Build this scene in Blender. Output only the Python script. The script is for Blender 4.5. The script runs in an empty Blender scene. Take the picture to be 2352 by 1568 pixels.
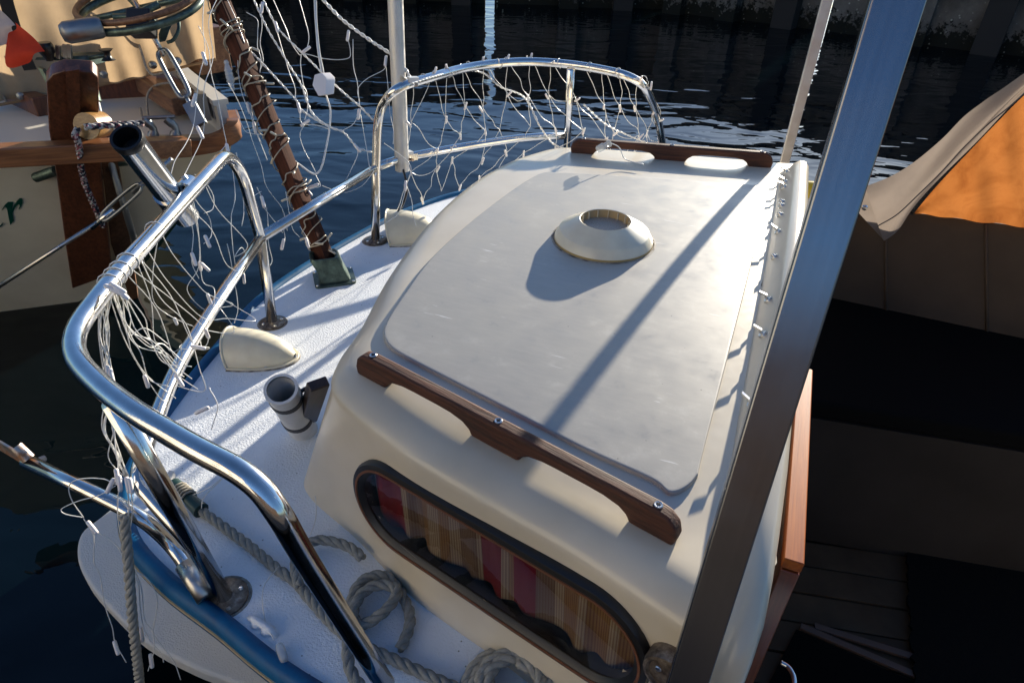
import bpy, bmesh, math, random
from mathutils import Vector as V, Matrix, Quaternion
random.seed(7)
S = bpy.context.scene
COL = S.collection

# ------------------------------------------------------------------ camera
CAMZ = 1.70                      # eye height above the water (z = 0)
FPX, CX, CY = 1550.0, 1176.0, 784.0
PITCH = math.atan(FPX / 2257.28); ROLL = math.atan(76 / 2256)
_F = V((0, math.cos(PITCH), -math.sin(PITCH))); _U = V((0, math.sin(PITCH), math.cos(PITCH))); _R = V((1, 0, 0))
CR_ = _R * math.cos(ROLL) + _U * math.sin(ROLL); CU_ = -_R * math.sin(ROLL) + _U * math.cos(ROLL)
EYE = V((0, 0, CAMZ))
cam_d = bpy.data.cameras.new('camera'); cam = bpy.data.objects.new('camera', cam_d); COL.objects.link(cam)
m = Matrix.Identity(4)
for i in range(3):
    m[i][0] = CR_[i]; m[i][1] = CU_[i]; m[i][2] = -_F[i]; m[i][3] = EYE[i]
cam.matrix_world = m
cam_d.sensor_width = 36.0; cam_d.lens = FPX / 2352 * 36.0; cam_d.clip_start = 0.02; cam_d.clip_end = 3000
S.camera = cam

# ------------------------------------------------------------------ sky, sun, exposure
SUN_EL = math.radians(12.5); SUN_AZ = math.radians(60.5)      # azimuth counted from +X
w = bpy.data.worlds.new('World'); S.world = w; w.use_nodes = True
nt = w.node_tree; nt.nodes.clear()
sky = nt.nodes.new('ShaderNodeTexSky'); sky.sky_type = 'NISHITA'; sky.sun_disc = False
sky.sun_elevation = SUN_EL; sky.sun_rotation = math.pi / 2 - SUN_AZ
sky.air_density = 1.0; sky.dust_density = 0.7; sky.ozone_density = 3.0
bg = nt.nodes.new('ShaderNodeBackground'); bg.inputs[1].default_value = 0.075
wo = nt.nodes.new('ShaderNodeOutputWorld')
tint = nt.nodes.new('ShaderNodeMix'); tint.data_type = 'RGBA'; tint.blend_type = 'MULTIPLY'; tint.inputs[0].default_value = 1.0; tint.inputs[7].default_value = (.86, 1.0, 1.20, 1)   # daylight white balance of the camera
nt.links.new(sky.outputs[0], tint.inputs[6]); nt.links.new(tint.outputs[2], bg.inputs[0]); nt.links.new(bg.outputs[0], wo.inputs[0])
sd = bpy.data.lights.new('sun', 'SUN'); sd.energy = 5.0; sd.angle = math.radians(0.55); sd.color = (1.0, 0.90, 0.74)
sun = bpy.data.objects.new('sun', sd); COL.objects.link(sun)
SUND = V((math.cos(SUN_EL) * math.cos(SUN_AZ), math.cos(SUN_EL) * math.sin(SUN_AZ), math.sin(SUN_EL)))
sun.rotation_euler = (-SUND).to_track_quat('-Z', 'Y').to_euler(); sun.location = (3, 5, 6)
S.view_settings.view_transform = 'Standard'; S.view_settings.look = 'None'
S.view_settings.exposure = 1.12; S.view_settings.gamma = 1.0; S.view_settings.use_curve_mapping = False
S.cycles.max_bounces = 8; S.cycles.transparent_max_bounces = 12; S.cycles.caustics_reflective = False; S.cycles.caustics_refractive = False

# ------------------------------------------------------------------ measuring helpers
# photo measurements (2352 x 1568 grid) turned into points of the place
def ray(px, py): return _F + CR_ * ((px - CX) / FPX) - CU_ * ((py - CY) / FPX)
def at(px, py, z):
    d = ray(px, py); return EYE + d * ((z - CAMZ) / d.z)
def dep(px, py, t): return EYE + ray(px, py) * t
def onpl(px, py, P0, n):
    d = ray(px, py); return EYE + d * ((P0 - EYE).dot(n) / d.dot(n))
def lerp(a, b, t): return a + (b - a) * t

def cr(pts, k=6, closed=False):
    pts = [V(p) for p in pts]; n = len(pts); out = []
    rng = n if closed else n - 1
    for i in range(rng):
        if closed: p0, p1, p2, p3 = pts[i - 1], pts[i], pts[(i + 1) % n], pts[(i + 2) % n]
        else:
            p1, p2 = pts[i], pts[i + 1]
            p0 = pts[i - 1] if i > 0 else p1 * 2 - p2
            p3 = pts[i + 2] if i + 2 < n else p2 * 2 - p1
        for j in range(k):
            t = j / k
            out.append(0.5 * ((2 * p1) + (p2 - p0) * t + (2 * p0 - 5 * p1 + 4 * p2 - p3) * t * t + (3 * p1 - p0 - 3 * p2 + p3) * t ** 3))
    if not closed: out.append(pts[-1])
    return out

def fillet(pts, r, k=6):
    """polyline with its corners rounded by radius-like distance r"""
    pts = [V(p) for p in pts]; out = [pts[0]]
    for i in range(1, len(pts) - 1):
        a, b, c = pts[i - 1], pts[i], pts[i + 1]
        rr = min(r if not isinstance(r, (list, tuple)) else r[i - 1], (a - b).length * .48, (c - b).length * .48)
        p = b + (a - b).normalized() * rr; q = b + (c - b).normalized() * rr
        for j in range(k + 1):
            t = j / k; out.append(p * (1 - t) ** 2 + b * 2 * t * (1 - t) + q * t * t)
    out.append(pts[-1]); return out

# ------------------------------------------------------------------ object helpers
WL = {}
def root(name, loc, label=None, cat=None, group=None, kind=None):
    o = bpy.data.objects.new(name, None); COL.objects.link(o); o.location = loc; o.empty_display_size = .1
    WL[o.name] = V(loc); tag(o, label, cat, group, kind); return o
def tag(o, label=None, cat=None, group=None, kind=None):
    if label: o['label'] = label
    if cat: o['category'] = cat
    if group: o['group'] = group
    if kind: o['kind'] = kind
    return o
def mk(name, verts, faces, mat, parent=None, smooth=40):
    verts = [V(v) for v in verts]
    lo = V((min(v.x for v in verts), min(v.y for v in verts), min(v.z for v in verts)))
    hi = V((max(v.x for v in verts), max(v.y for v in verts), max(v.z for v in verts)))
    c = V(((lo.x + hi.x) / 2, (lo.y + hi.y) / 2, lo.z)) if parent is None else (lo + hi) / 2
    me = bpy.data.meshes.new(name); me.from_pydata([v - c for v in verts], [], faces)
    bm = bmesh.new(); bm.from_mesh(me); bmesh.ops.recalc_face_normals(bm, faces=bm.faces); bm.to_mesh(me); bm.free()
    me.materials.append(mat)
    if smooth:
        for p in me.polygons: p.use_smooth = True
        if smooth < 180: me.set_sharp_from_angle(angle=math.radians(smooth))
    o = bpy.data.objects.new(name, me); COL.objects.link(o)
    if parent is not None: o.parent = parent; o.location = c - WL[parent.name]
    else: o.location = c
    WL[o.name] = c
    return o
def bevel(o, wdt, seg=2):
    bm = bmesh.new(); bm.from_mesh(o.data)
    es = [e for e in bm.edges if len(e.link_faces) == 2 and e.calc_face_angle() > math.radians(30)]
    bmesh.ops.bevel(bm, geom=es, offset=wdt, segments=seg, profile=.5, affect='EDGES', clamp_overlap=True)
    bm.to_mesh(o.data); bm.free()
    for p in o.data.polygons: p.use_smooth = True
    o.data.set_sharp_from_angle(angle=math.radians(60)); wn = o.modifiers.new('normals', 'WEIGHTED_NORMAL'); wn.keep_sharp = True; wn.weight = 80; return o

class MB:
    """collects shapes that belong to ONE part"""
    def __init__(s): s.v = []; s.f = []
    def add(s, v, f):
        b = len(s.v); s.v += [V(p) for p in v]; s.f += [[i + b for i in q] for q in f]; return s
    def tube(s, pts, r, n=10, cap=True, closed=False):
        pts = [V(p) for p in pts]
        q = [pts[0]]
        for p in pts[1:]:
            if (p - q[-1]).length > 1e-6: q.append(p)
        pts = q; k = len(pts)
        rs = r if isinstance(r, (list, tuple)) else [r] * k
        if len(rs) != k: rs = [rs[min(len(rs) - 1, int(i * len(rs) / k))] for i in range(k)]
        tg = []
        for i in range(k):
            a = pts[i - 1] if (i > 0 or closed) else pts[i]; b = pts[(i + 1) % k] if (i < k - 1 or closed) else pts[i]
            tg.append((b - a).normalized())
        nrm = tg[0].orthogonal().normalized(); vs = []
        for i in range(k):
            if i: nrm = (tg[i - 1].rotation_difference(tg[i]) @ nrm); nrm = (nrm - tg[i] * nrm.dot(tg[i])).normalized()
            bn = tg[i].cross(nrm)
            for j in range(n):
                a = 2 * math.pi * j / n; vs.append(pts[i] + (nrm * math.cos(a) + bn * math.sin(a)) * rs[i])
        fs = []
        for i in range(k if closed else k - 1):
            i2 = (i + 1) % k
            for j in range(n): fs.append([i * n + j, i * n + (j + 1) % n, i2 * n + (j + 1) % n, i2 * n + j])
        if cap and not closed: fs.append(list(range(n))[::-1]); fs.append([(k - 1) * n + j for j in range(n)])
        return s.add(vs, fs)
    def box(s, c, ax, ay, az, sx, sy, sz):
        c = V(c); ax, ay, az = [V(a).normalized() for a in (ax, ay, az)]
        vs = [c + ax * (sx / 2 * i) + ay * (sy / 2 * j) + az * (sz / 2 * k) for i in (-1, 1) for j in (-1, 1) for k in (-1, 1)]
        return s.add(vs, [[0, 1, 3, 2], [4, 6, 7, 5], [0, 4, 5, 1], [2, 3, 7, 6], [0, 2, 6, 4], [1, 5, 7, 3]])
    def prism(s, poly, ext):
        k = len(poly); poly = [V(p) for p in poly]; ext = V(ext)
        return s.add(poly + [p + ext for p in poly], [list(range(k))[::-1], [k + i for i in range(k)]] + [[i, (i + 1) % k, k + (i + 1) % k, k + i] for i in range(k)])
    def lathe(s, prof, c, axis=(0, 0, 1), n=32, cap=False):
        c = V(c); az = V(axis).normalized(); ax = az.orthogonal().normalized(); ay = az.cross(ax); k = len(prof)
        vs = [c + (ax * math.cos(2 * math.pi * j / n) + ay * math.sin(2 * math.pi * j / n)) * r + az * z for r, z in prof for j in range(n)]
        fs = [[i * n + j, i * n + (j + 1) % n, (i + 1) * n + (j + 1) % n, (i + 1) * n + j] for i in range(k - 1) for j in range(n)]
        if cap: fs += [list(range(n))[::-1], [(k - 1) * n + j for j in range(n)]]
        return s.add(vs, fs)
    def sweep(s, path, sec, up=(0, 0, 1), cap=True):
        path = [V(p) for p in path]; up = V(up); k = len(path); n = len(sec); vs = []
        for i in range(k):
            t = (path[min(i + 1, k - 1)] - path[max(i - 1, 0)]).normalized()
            sd_ = t.cross(up).normalized(); u2 = sd_.cross(t)
            for a, b in sec: vs.append(path[i] + sd_ * a + u2 * b)
        fs = [[i * n + j, i * n + (j + 1) % n, (i + 1) * n + (j + 1) % n, (i + 1) * n + j] for i in range(k - 1) for j in range(n)]
        if cap: fs += [list(range(n))[::-1], [(k - 1) * n + j for j in range(n)]]
        return s.add(vs, fs)
    def loft(s, rings, cap0=True, cap1=True, closed=True):
        n = len(rings[0]); vs = [p for r in rings for p in r]; m_ = n if closed else n - 1
        fs = [[i * n + j, i * n + (j + 1) % n, (i + 1) * n + (j + 1) % n, (i + 1) * n + j] for i in range(len(rings) - 1) for j in range(m_)]
        if cap0: fs.append(list(range(n))[::-1])
        if cap1: fs.append([(len(rings) - 1) * n + j for j in range(n)])
        return s.add(vs, fs)
    def build(s, name, mat, parent=None, smooth=40): return mk(name, s.v, s.f, mat, parent, smooth)

def resample(pts, step):
    L = [0]
    for a, b in zip(pts, pts[1:]): L.append(L[-1] + (b - a).length)
    n = max(2, int(L[-1] / step)); out = []; j = 0
    for i in range(n + 1):
        d = L[-1] * i / n
        while j < len(L) - 2 and L[j + 1] < d: j += 1
        out.append(lerp(pts[j], pts[j + 1], (d - L[j]) / max(1e-9, L[j + 1] - L[j])))
    return out
def rope_mesh(pts, r, lay=None, n=7):
    """three strands laid round each other"""
    lay = lay or r * 6.5; st = resample(pts, r * .55); mb = MB(); tg = []
    for i in range(len(st)): tg.append((st[min(i + 1, len(st) - 1)] - st[max(i - 1, 0)]).normalized())
    nr = [tg[0].orthogonal().normalized()]
    for i in range(1, len(st)):
        q = tg[i - 1].rotation_difference(tg[i]) @ nr[-1]; nr.append((q - tg[i] * q.dot(tg[i])).normalized())
    for k in range(3):
        path = []
        d = 0
        for i, p in enumerate(st):
            if i: d += (st[i] - st[i - 1]).length
            a = 2 * math.pi * (d / lay + k / 3)
            path.append(p + (nr[i] * math.cos(a) + tg[i].cross(nr[i]) * math.sin(a)) * r * .48)
        mb.tube(path, r * .56, n)
    return mb

# ------------------------------------------------------------------ materials
def mat(name, col, rough=.5, metal=0, spec=.5, coat=0, **kw):
    mt = bpy.data.materials.new(name); mt.use_nodes = True; b = mt.node_tree.nodes['Principled BSDF']
    b.inputs['Base Color'].default_value = (*col, 1); b.inputs['Roughness'].default_value = rough
    b.inputs['Metallic'].default_value = metal; b.inputs['Specular IOR Level'].default_value = spec
    b.inputs['Coat Weight'].default_value = coat; b.inputs['Coat Roughness'].default_value = kw.get('coatr', .08)
    return mt
def N(mt, t, **kw):
    n = mt.node_tree.nodes.new(t)
    for k, v in kw.items():
        if k in n.inputs: n.inputs[k].default_value = v
        else: setattr(n, k, v)
    return n
def L(mt, a, b): mt.node_tree.links.new(a, b)
def P(mt): return mt.node_tree.nodes['Principled BSDF']
def coords(mt, scale=(1, 1, 1), rot=(0, 0, 0)):
    tc = N(mt, 'ShaderNodeTexCoord'); mp = N(mt, 'ShaderNodeMapping'); mp.inputs['Scale'].default_value = scale; mp.inputs['Rotation'].default_value = rot
    L(mt, tc.outputs['Object'], mp.inputs['Vector']); return mp.outputs[0]
def ramp(mt, fac, stops):
    r = N(mt, 'ShaderNodeValToRGB'); e = r.color_ramp.elements
    while len(e) < len(stops): e.new(.5)
    for i, (p, c) in enumerate(stops): e[i].position = p; e[i].color = (*c, 1) if len(c) == 3 else c
    L(mt, fac, r.inputs[0]); return r.outputs[0]
def noise(mt, vec, scale, detail=4, rough=.55, dist=0):
    n = N(mt, 'ShaderNodeTexNoise'); n.inputs['Scale'].default_value = scale; n.inputs['Detail'].default_value = detail
    n.inputs['Roughness'].default_value = rough; n.inputs['Distortion'].default_value = dist; L(mt, vec, n.inputs['Vector']); return n.outputs['Fac']
def mix(mt, fac, a, b, mode='MIX'):
    n = N(mt, 'ShaderNodeMix'); n.data_type = 'RGBA'; n.blend_type = mode
    for i, x in ((0, fac), (6, a), (7, b)):
        if isinstance(x, (int, float)): n.inputs[i].default_value = x
        elif isinstance(x, tuple): n.inputs[i].default_value = (*x, 1)
        else: L(mt, x, n.inputs[i])
    return n.outputs[2]
def bump(mt, h, dist=.002, strength=1.0):
    b = N(mt, 'ShaderNodeBump'); b.inputs['Distance'].default_value = dist; b.inputs['Strength'].default_value = strength
    L(mt, h, b.inputs['Height']); L(mt, b.outputs[0], P(mt).inputs['Normal'])
def wood(name, dark, light, d, rough=.5, coat=0, scale=60, bmp=.0008):
    """grain runs along direction d"""
    d = V(d).normalized(); e = V((1, 0, 0)).rotation_difference(d).inverted().to_euler()
    mt = mat(name, light, rough, coat=coat); tc = N(mt, 'ShaderNodeTexCoord')
    r1 = N(mt, 'ShaderNodeVectorRotate'); r1.rotation_type = 'EULER_XYZ'; r1.inputs['Rotation'].default_value = e; L(mt, tc.outputs['Object'], r1.inputs['Vector'])
    mp = N(mt, 'ShaderNodeMapping'); mp.inputs['Scale'].default_value = (.06, 1, 1); L(mt, r1.outputs[0], mp.inputs[0])
    n1 = noise(mt, mp.outputs[0], scale * 3.2, 5, .65, .4); n2 = noise(mt, mp.outputs[0], scale * .6, 3)
    c = ramp(mt, n1, [(.3, dark), (.62, light)]); c2 = mix(mt, ramp(mt, n2, [(.35, (0, 0, 0)), (.7, (1, 1, 1))]), c, tuple(x * .55 for x in dark))
    c3 = mix(mt, .45, c, c2); L(mt, c3, P(mt).inputs['Base Color'])
    if bmp: bump(mt, n1, bmp, .8)
    return mt

M = {}
# gelcoat of hull and cabin
g = M['gel'] = mat('cream gelcoat', (.60, .55, .44), .32, coat=.25, coatr=.12)
v = coords(g); n1 = noise(g, v, 5, 5); n2 = noise(g, v, 60, 4)
c = ramp(g, n1, [(.3, (.60, .52, .385)), (.55, (.67, .59, .45)), (.75, (.71, .64, .51))]); L(g, c, P(g).inputs['Base Color'])
L(g, ramp(g, n2, [(.3, (.29, .29, .29)), (.75, (.36, .36, .36))]), P(g).inputs['Roughness']); bump(g, n2, .00006, .2)
# chalky worn roof
g = M['roof'] = mat('weathered roof gelcoat', (.5, .5, .46), .42)
v = coords(g, (1, 1, 1), (0, 0, math.radians(20))); vs_ = N(g, 'ShaderNodeMapping'); vs_.inputs['Scale'].default_value = (.22, 1, 1); L(g, v, vs_.inputs[0])
n1 = noise(g, vs_.outputs[0], 95, 7, .7); n2 = noise(g, v, 3.6, 6, .65); n3 = noise(g, v, 420, 2); n4 = noise(g, v, 17, 6, .75)
c = ramp(g, n1, [(.3, (.395, .378, .335)), (.55, (.425, .404, .356)), (.75, (.455, .432, .378))])
c = mix(g, ramp(g, n2, [(.44, (0, 0, 0)), (.68, (.7, .7, .7))]), c, (.475, .445, .375))
c = mix(g, ramp(g, n4, [(.56, (0, 0, 0)), (.66, (.45, .45, .45))]), c, (.50, .485, .435))
c = mix(g, ramp(g, n4, [(.30, (.5, .5, .5)), (.40, (0, 0, 0))]), c, (.32, .315, .30))
vo = N(g, 'ShaderNodeTexVoronoi'); vo.inputs['Scale'].default_value = 30; L(g, v, vo.inputs['Vector'])
c = mix(g, ramp(g, vo.outputs['Distance'], [(.025, (1, 1, 1)), (.05, (0, 0, 0))]), c, (.20, .19, .17))
for ang, sc_, th in ((62, 46, .735), (128, 60, .745), (85, 80, .74)):            # short pale scratches
    mpx = N(g, 'ShaderNodeMapping'); mpx.inputs['Rotation'].default_value = (0, 0, math.radians(ang)); mpx.inputs['Scale'].default_value = (.16, 1.6, 1); L(g, v, mpx.inputs[0])
    c = mix(g, ramp(g, noise(g, mpx.outputs[0], sc_, 2, .5), [(th, (0, 0, 0)), (th + .03, (.9, .9, .9))]), c, (.66, .65, .61))
L(g, c, P(g).inputs['Base Color'])
L(g, ramp(g, n4, [(.3, (.33, .33, .33)), (.7, (.52, .52, .52))]), P(g).inputs['Roughness'])
ad = N(g, 'ShaderNodeMath', operation='ADD'); L(g, n3, ad.inputs[0]); L(g, n1, ad.inputs[1]); bump(g, ad.outputs[0], .00016, .35)
# painted non-skid deck
g = M['deck'] = mat('white non-skid deck paint', (.74, .74, .72), .55)
v = coords(g); n1 = noise(g, v, 210, 3, .6); n2 = noise(g, v, 7, 5, .65); n5 = noise(g, v, 520, 2)
c = ramp(g, n2, [(.3, (.78, .82, .86)), (.6, (.86, .90, .94))])
vo = N(g, 'ShaderNodeTexVoronoi'); vo.inputs['Scale'].default_value = 42; L(g, v, vo.inputs['Vector'])
c = mix(g, ramp(g, vo.outputs['Distance'], [(.04, (.9, .9, .9)), (.075, (0, 0, 0))]), c, (.16, .15, .13)); L(g, c, P(g).inputs['Base Color'])
bump(g, n1, .0028, .9)
g = M['plat'] = mat('white platform paint', (.66, .65, .61), .55); v = coords(g); bump(g, noise(g, v, 260, 3), .0024, .9)
M['blue'] = g = mat('blue rub rail', (.004, .085, .20), .45, spec=.3); v = coords(g)
n1 = noise(g, v, 14, 5, .7); L(g, ramp(g, n1, [(.3, (.002, .065, .17)), (.7, (.004, .12, .27))]), P(g).inputs['Base Color']); L(g, ramp(g, n1, [(.3, (.36, .36, .36)), (.7, (.6, .6, .6))]), P(g).inputs['Roughness'])
M['stripe'] = mat('tan pin stripe', (.55, .42, .24), .5)
# steels
def steel(name, col, rough, streak=None):
    g = mat(name, col, rough, 1.0); v = coords(g); n1 = noise(g, v, 25, 5, .65); n2 = noise(g, v, 200, 3)
    L(g, ramp(g, n1, [(.3, (rough * .75,) * 3), (.75, (rough * 1.6,) * 3)]), P(g).inputs['Roughness'])
    L(g, ramp(g, n1, [(.25, tuple(x * .82 for x in col)), (.6, col)]), P(g).inputs['Base Color']); bump(g, n2, .0002, .25); return g
M['steel'] = steel('polished stainless', (.78, .76, .73), .12)
M['steel2'] = steel('dull stainless', (.55, .53, .50), .28)
M['alu'] = steel('anodised aluminium', (.62, .61, .585), .42); P(M['alu']).inputs['Metallic'].default_value = .55
g = M['brushed'] = mat('brushed stainless', (.25, .255, .27), .24, 1.0); tc = N(g, 'ShaderNodeTexCoord'); mp = N(g, 'ShaderNodeMapping'); mp.inputs['Scale'].default_value = (60, 60, 1.2); L(g, tc.outputs['Object'], mp.inputs[0])
n1 = noise(g, mp.outputs[0], 3, 5, .6); L(g, ramp(g, n1, [(.3, (.20, .20, .215)), (.7, (.29, .295, .31))]), P(g).inputs['Base Color']); L(g, ramp(g, n1, [(.3, (.16, .16, .16)), (.75, (.26, .26, .26))]), P(g).inputs['Roughness']); bump(g, n1, .00008, .25)
M['rust'] = g = mat('rust-stained steel', (.45, .36, .28), .4, .85); v = coords(g); n1 = noise(g, v, 40, 5, .7)
L(g, ramp(g, n1, [(.42, (.50, .46, .42)), (.6, (.30, .13, .05))]), P(g).inputs['Base Color']); L(g, ramp(g, n1, [(.42, (1, 1, 1)), (.6, (.1, .1, .1))]), P(g).inputs['Metallic'])
M['dirty'] = g = mat('grimy flange', (.16, .12, .09), .42, .6); v = coords(g); n1 = noise(g, v, 55, 5, .7); L(g, ramp(g, n1, [(.35, (.06, .04, .03)), (.6, (.26, .21, .16)), (.75, (.5, .48, .44))]), P(g).inputs['Base Color'])
M['grime'] = g = mat('grimy sealant', (.30, .27, .22), .8); v = coords(g); L(g, ramp(g, noise(g, v, 60, 4), [(.35, (.12, .10, .08)), (.65, (.45, .42, .36))]), P(g).inputs['Base Color'])
M['bronze'] = g = mat('patinated bronze', (.07, .11, .09), .42, .7); v = coords(g); n1 = noise(g, v, 30, 5, .7); L(g, ramp(g, n1, [(.3, (.035, .05, .045)), (.55, (.09, .13, .11)), (.75, (.16, .24, .20))]), P(g).inputs['Base Color'])
M['galv'] = steel('galvanised grey', (.30, .32, .33), .4)
M['black'] = mat('black plastic', (.010, .010, .011), .35)
M['rubber'] = g = mat('black rubber', (.010, .010, .011), .42)
M['strap'] = mat('grey rubber strap', (.05, .05, .055), .6)
M['copper'] = mat('copper coloured trim', (.22, .085, .035), .35, .3)
M['pvc'] = g = mat('white plastic pipe', (.72, .71, .70), .38); v = coords(g); L(g, ramp(g, noise(g, v, 30, 5), [(.3, (.60, .59, .56)), (.6, (.74, .73, .72))]), P(g).inputs['Base Color'])
M['ivory'] = g = mat('ivory plastic', (.72, .66, .50), .36, coat=.2); P(g).inputs['Subsurface Weight'].default_value = .12; P(g).inputs['Subsurface Radius'].default_value = (.01, .007, .003)
v = coords(g); L(g, ramp(g, noise(g, v, 22, 5), [(.3, (.66, .60, .45)), (.65, (.74, .69, .53))]), P(g).inputs['Base Color'])
M['ivory3'] = mat('tan vent throat', (.40, .30, .16), .5)
M['ivory2'] = mat('aged ivory plastic rim', (.42, .30, .12), .4)
g = M['mesh'] = mat('insect mesh', (.30, .26, .21), .6, .3); v = coords(g, (1, 1, 1)); ck = N(g, 'ShaderNodeTexChecker'); ck.inputs['Scale'].default_value = 700; L(g, v, ck.inputs[0]); ck.inputs[1].default_value = (.58, .52, .44, 1); ck.inputs[2].default_value = (.26, .22, .17, 1); L(g, ck.outputs[0], P(g).inputs['Base Color'])
M['screw'] = steel('screw steel', (.62, .62, .62), .25)
# wires and bulbs
g = M['wire'] = mat('clear plastic wire', (.78, .77, .73), .25, coat=.4); P(g).inputs['Subsurface Weight'].default_value = .2; P(g).inputs['Subsurface Radius'].default_value = (.002, .002, .002)
g = M['bulb'] = mat('frosted bulb sleeve', (.82, .78, .76), .35); P(g).inputs['Subsurface Weight'].default_value = .35; P(g).inputs['Subsurface Radius'].default_value = (.004, .003, .003)
M['oldwire'] = mat('yellowed clear wire', (.42, .36, .26), .3, coat=.3)
M['oldbulb'] = mat('yellowed small bulb', (.62, .55, .42), .22, coat=.5)
g = M['clear'] = mat('clear plastic', (.82, .84, .84), .15, coat=.5); tr_ = N(g, 'ShaderNodeBsdfTransparent'); tr_.inputs[0].default_value = (.93, .95, .95, 1); ms_ = N(g, 'ShaderNodeMixShader'); ms_.inputs[0].default_value = .62; L(g, P(g).outputs[0], ms_.inputs[1]); L(g, tr_.outputs[0], ms_.inputs[2]); L(g, ms_.outputs[0], g.node_tree.nodes['Material Output'].inputs[0])
# ropes
def rope_mat(name, c1, c2):
    g = mat(name, c1, .85, spec=.2); v = coords(g); n1 = noise(g, v, 90, 5, .7); L(g, ramp(g, n1, [(.3, c2), (.65, c1)]), P(g).inputs['Base Color']); bump(g, noise(g, v, 700, 3), .0012, .8); return g
M['rope'] = rope_mat('grey mooring rope', (.31, .32, .30), (.19, .195, .18))
M['rope2'] = rope_mat('weathered pale rope', (.46, .44, .38), (.28, .27, .23))
g = M['cordmix'] = rope_mat('flecked cord', (.18, .12, .14), (.05, .05, .06)); v = coords(g); vo = N(g, 'ShaderNodeTexVoronoi'); vo.inputs['Scale'].default_value = 110; L(g, v, vo.inputs['Vector'])
L(g, ramp(g, vo.outputs['Color'], [(.35, (.03, .035, .05)), (.5, (.32, .08, .10)), (.65, (.45, .44, .42))]), P(g).inputs['Base Color'])
M['cord'] = rope_mat('thin grey cord', (.42, .39, .33), (.25, .23, .19))
# cloth
def cloth(name, col, folds=9, transl=0, rough=.85):
    g = mat(name, col, rough, spec=.15); v = coords(g); n1 = noise(g, v, folds, 4, .55, .6); n2 = noise(g, v, 900, 2); n3 = noise(g, v, 6, 5, .65)
    L(g, ramp(g, n3, [(.3, tuple(x * .8 for x in col)), (.65, col)]), P(g).inputs['Base Color'])
    ad = N(g, 'ShaderNodeMath', operation='MULTIPLY_ADD'); L(g, n2, ad.inputs[0]); ad.inputs[1].default_value = .03; L(g, n1, ad.inputs[2]); bump(g, ad.outputs[0], .012, .7)
    if transl:
        tr = N(g, 'ShaderNodeBsdfTranslucent'); tr.inputs[0].default_value = (*transl, 1); ms = N(g, 'ShaderNodeMixShader'); ms.inputs[0].default_value = .55
        out = g.node_tree.nodes['Material Output']; L(g, P(g).outputs[0], ms.inputs[1]); L(g, tr.outputs[0], ms.inputs[2]); L(g, ms.outputs[0], out.inputs[0])
        nt_ = g.node_tree; mpn = ramp(g, n3, [(.3, tuple(x * .72 for x in transl)), (.7, transl)]); L(g, mpn, tr.inputs[0])
    return g
M['canvas'] = cloth('beige boat canvas', (.46, .34, .22), 7, transl=(.44, .315, .19))
M['orange'] = cloth('sunlit orange canvas', (.26, .10, .03), 5, transl=(.42, .145, .034))
g = M['orange']; v = coords(g); nn3 = noise(g, v, 7, 6, .7, 1.2); tr_ = [n_ for n_ in g.node_tree.nodes if n_.type == 'BSDF_TRANSLUCENT'][0]; L(g, ramp(g, nn3, [(.28, (.16, .04, .010)), (.45, (.25, .082, .019)), (.62, (.33, .118, .030)), (.78, (.22, .068, .016))]), tr_.inputs[0])
M['flap'] = cloth('pale grey canvas flap', (.26, .225, .20), 5, transl=(.20, .165, .14))
M['zip'] = mat('black zip tape', (.012, .012, .012), .6)
M['redcloth'] = cloth('red flag cloth', (.70, .07, .04), 12, transl=(.95, .13, .06))
M['whitecloth'] = cloth('white flag cloth', (.75, .70, .68), 12, transl=(.7, .62, .6))
M['lining'] = cloth('brown vinyl lining', (.085, .060, .042), 3)
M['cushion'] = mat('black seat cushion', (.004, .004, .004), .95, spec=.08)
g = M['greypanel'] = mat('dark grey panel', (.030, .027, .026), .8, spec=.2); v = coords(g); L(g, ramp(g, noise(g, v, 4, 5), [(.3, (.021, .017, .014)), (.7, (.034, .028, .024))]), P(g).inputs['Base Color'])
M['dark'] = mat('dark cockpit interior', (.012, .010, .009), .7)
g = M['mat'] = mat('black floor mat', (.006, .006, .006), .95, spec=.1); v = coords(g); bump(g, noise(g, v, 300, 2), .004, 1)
# curtain: woven stripes red / beige / brown along the window
g = M['curtain'] = mat('striped curtain', (.4, .3, .2), .9, spec=.1)
# sailing boat paint
g = M['hull2'] = mat('ivory topside paint', (.70, .66, .55), .28, coat=.4); v = coords(g); n1 = noise(g, v, 4, 5, .6); L(g, ramp(g, n1, [(.3, (.70, .64, .48)), (.65, (.82, .76, .59))]), P(g).inputs['Base Color'])
M['green'] = g = mat('green antifouling', (.008, .045, .032), .55); v = coords(g); L(g, ramp(g, noise(g, v, 12, 5), [(.3, (.005, .025, .018)), (.7, (.012, .065, .045))]), P(g).inputs['Base Color'])
M['greenlet'] = mat('green lettering', (.004, .07, .045), .4)
M['whitepaint'] = mat('white deck paint', (.62, .60, .53), .4)
M['greentube'] = mat('dark green plastic', (.008, .035, .030), .4)
M['yellow'] = mat('yellow plastic', (.75, .50, .02), .4)
M['patch'] = mat('white repair filler', (.66, .66, .65), .5)

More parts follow.
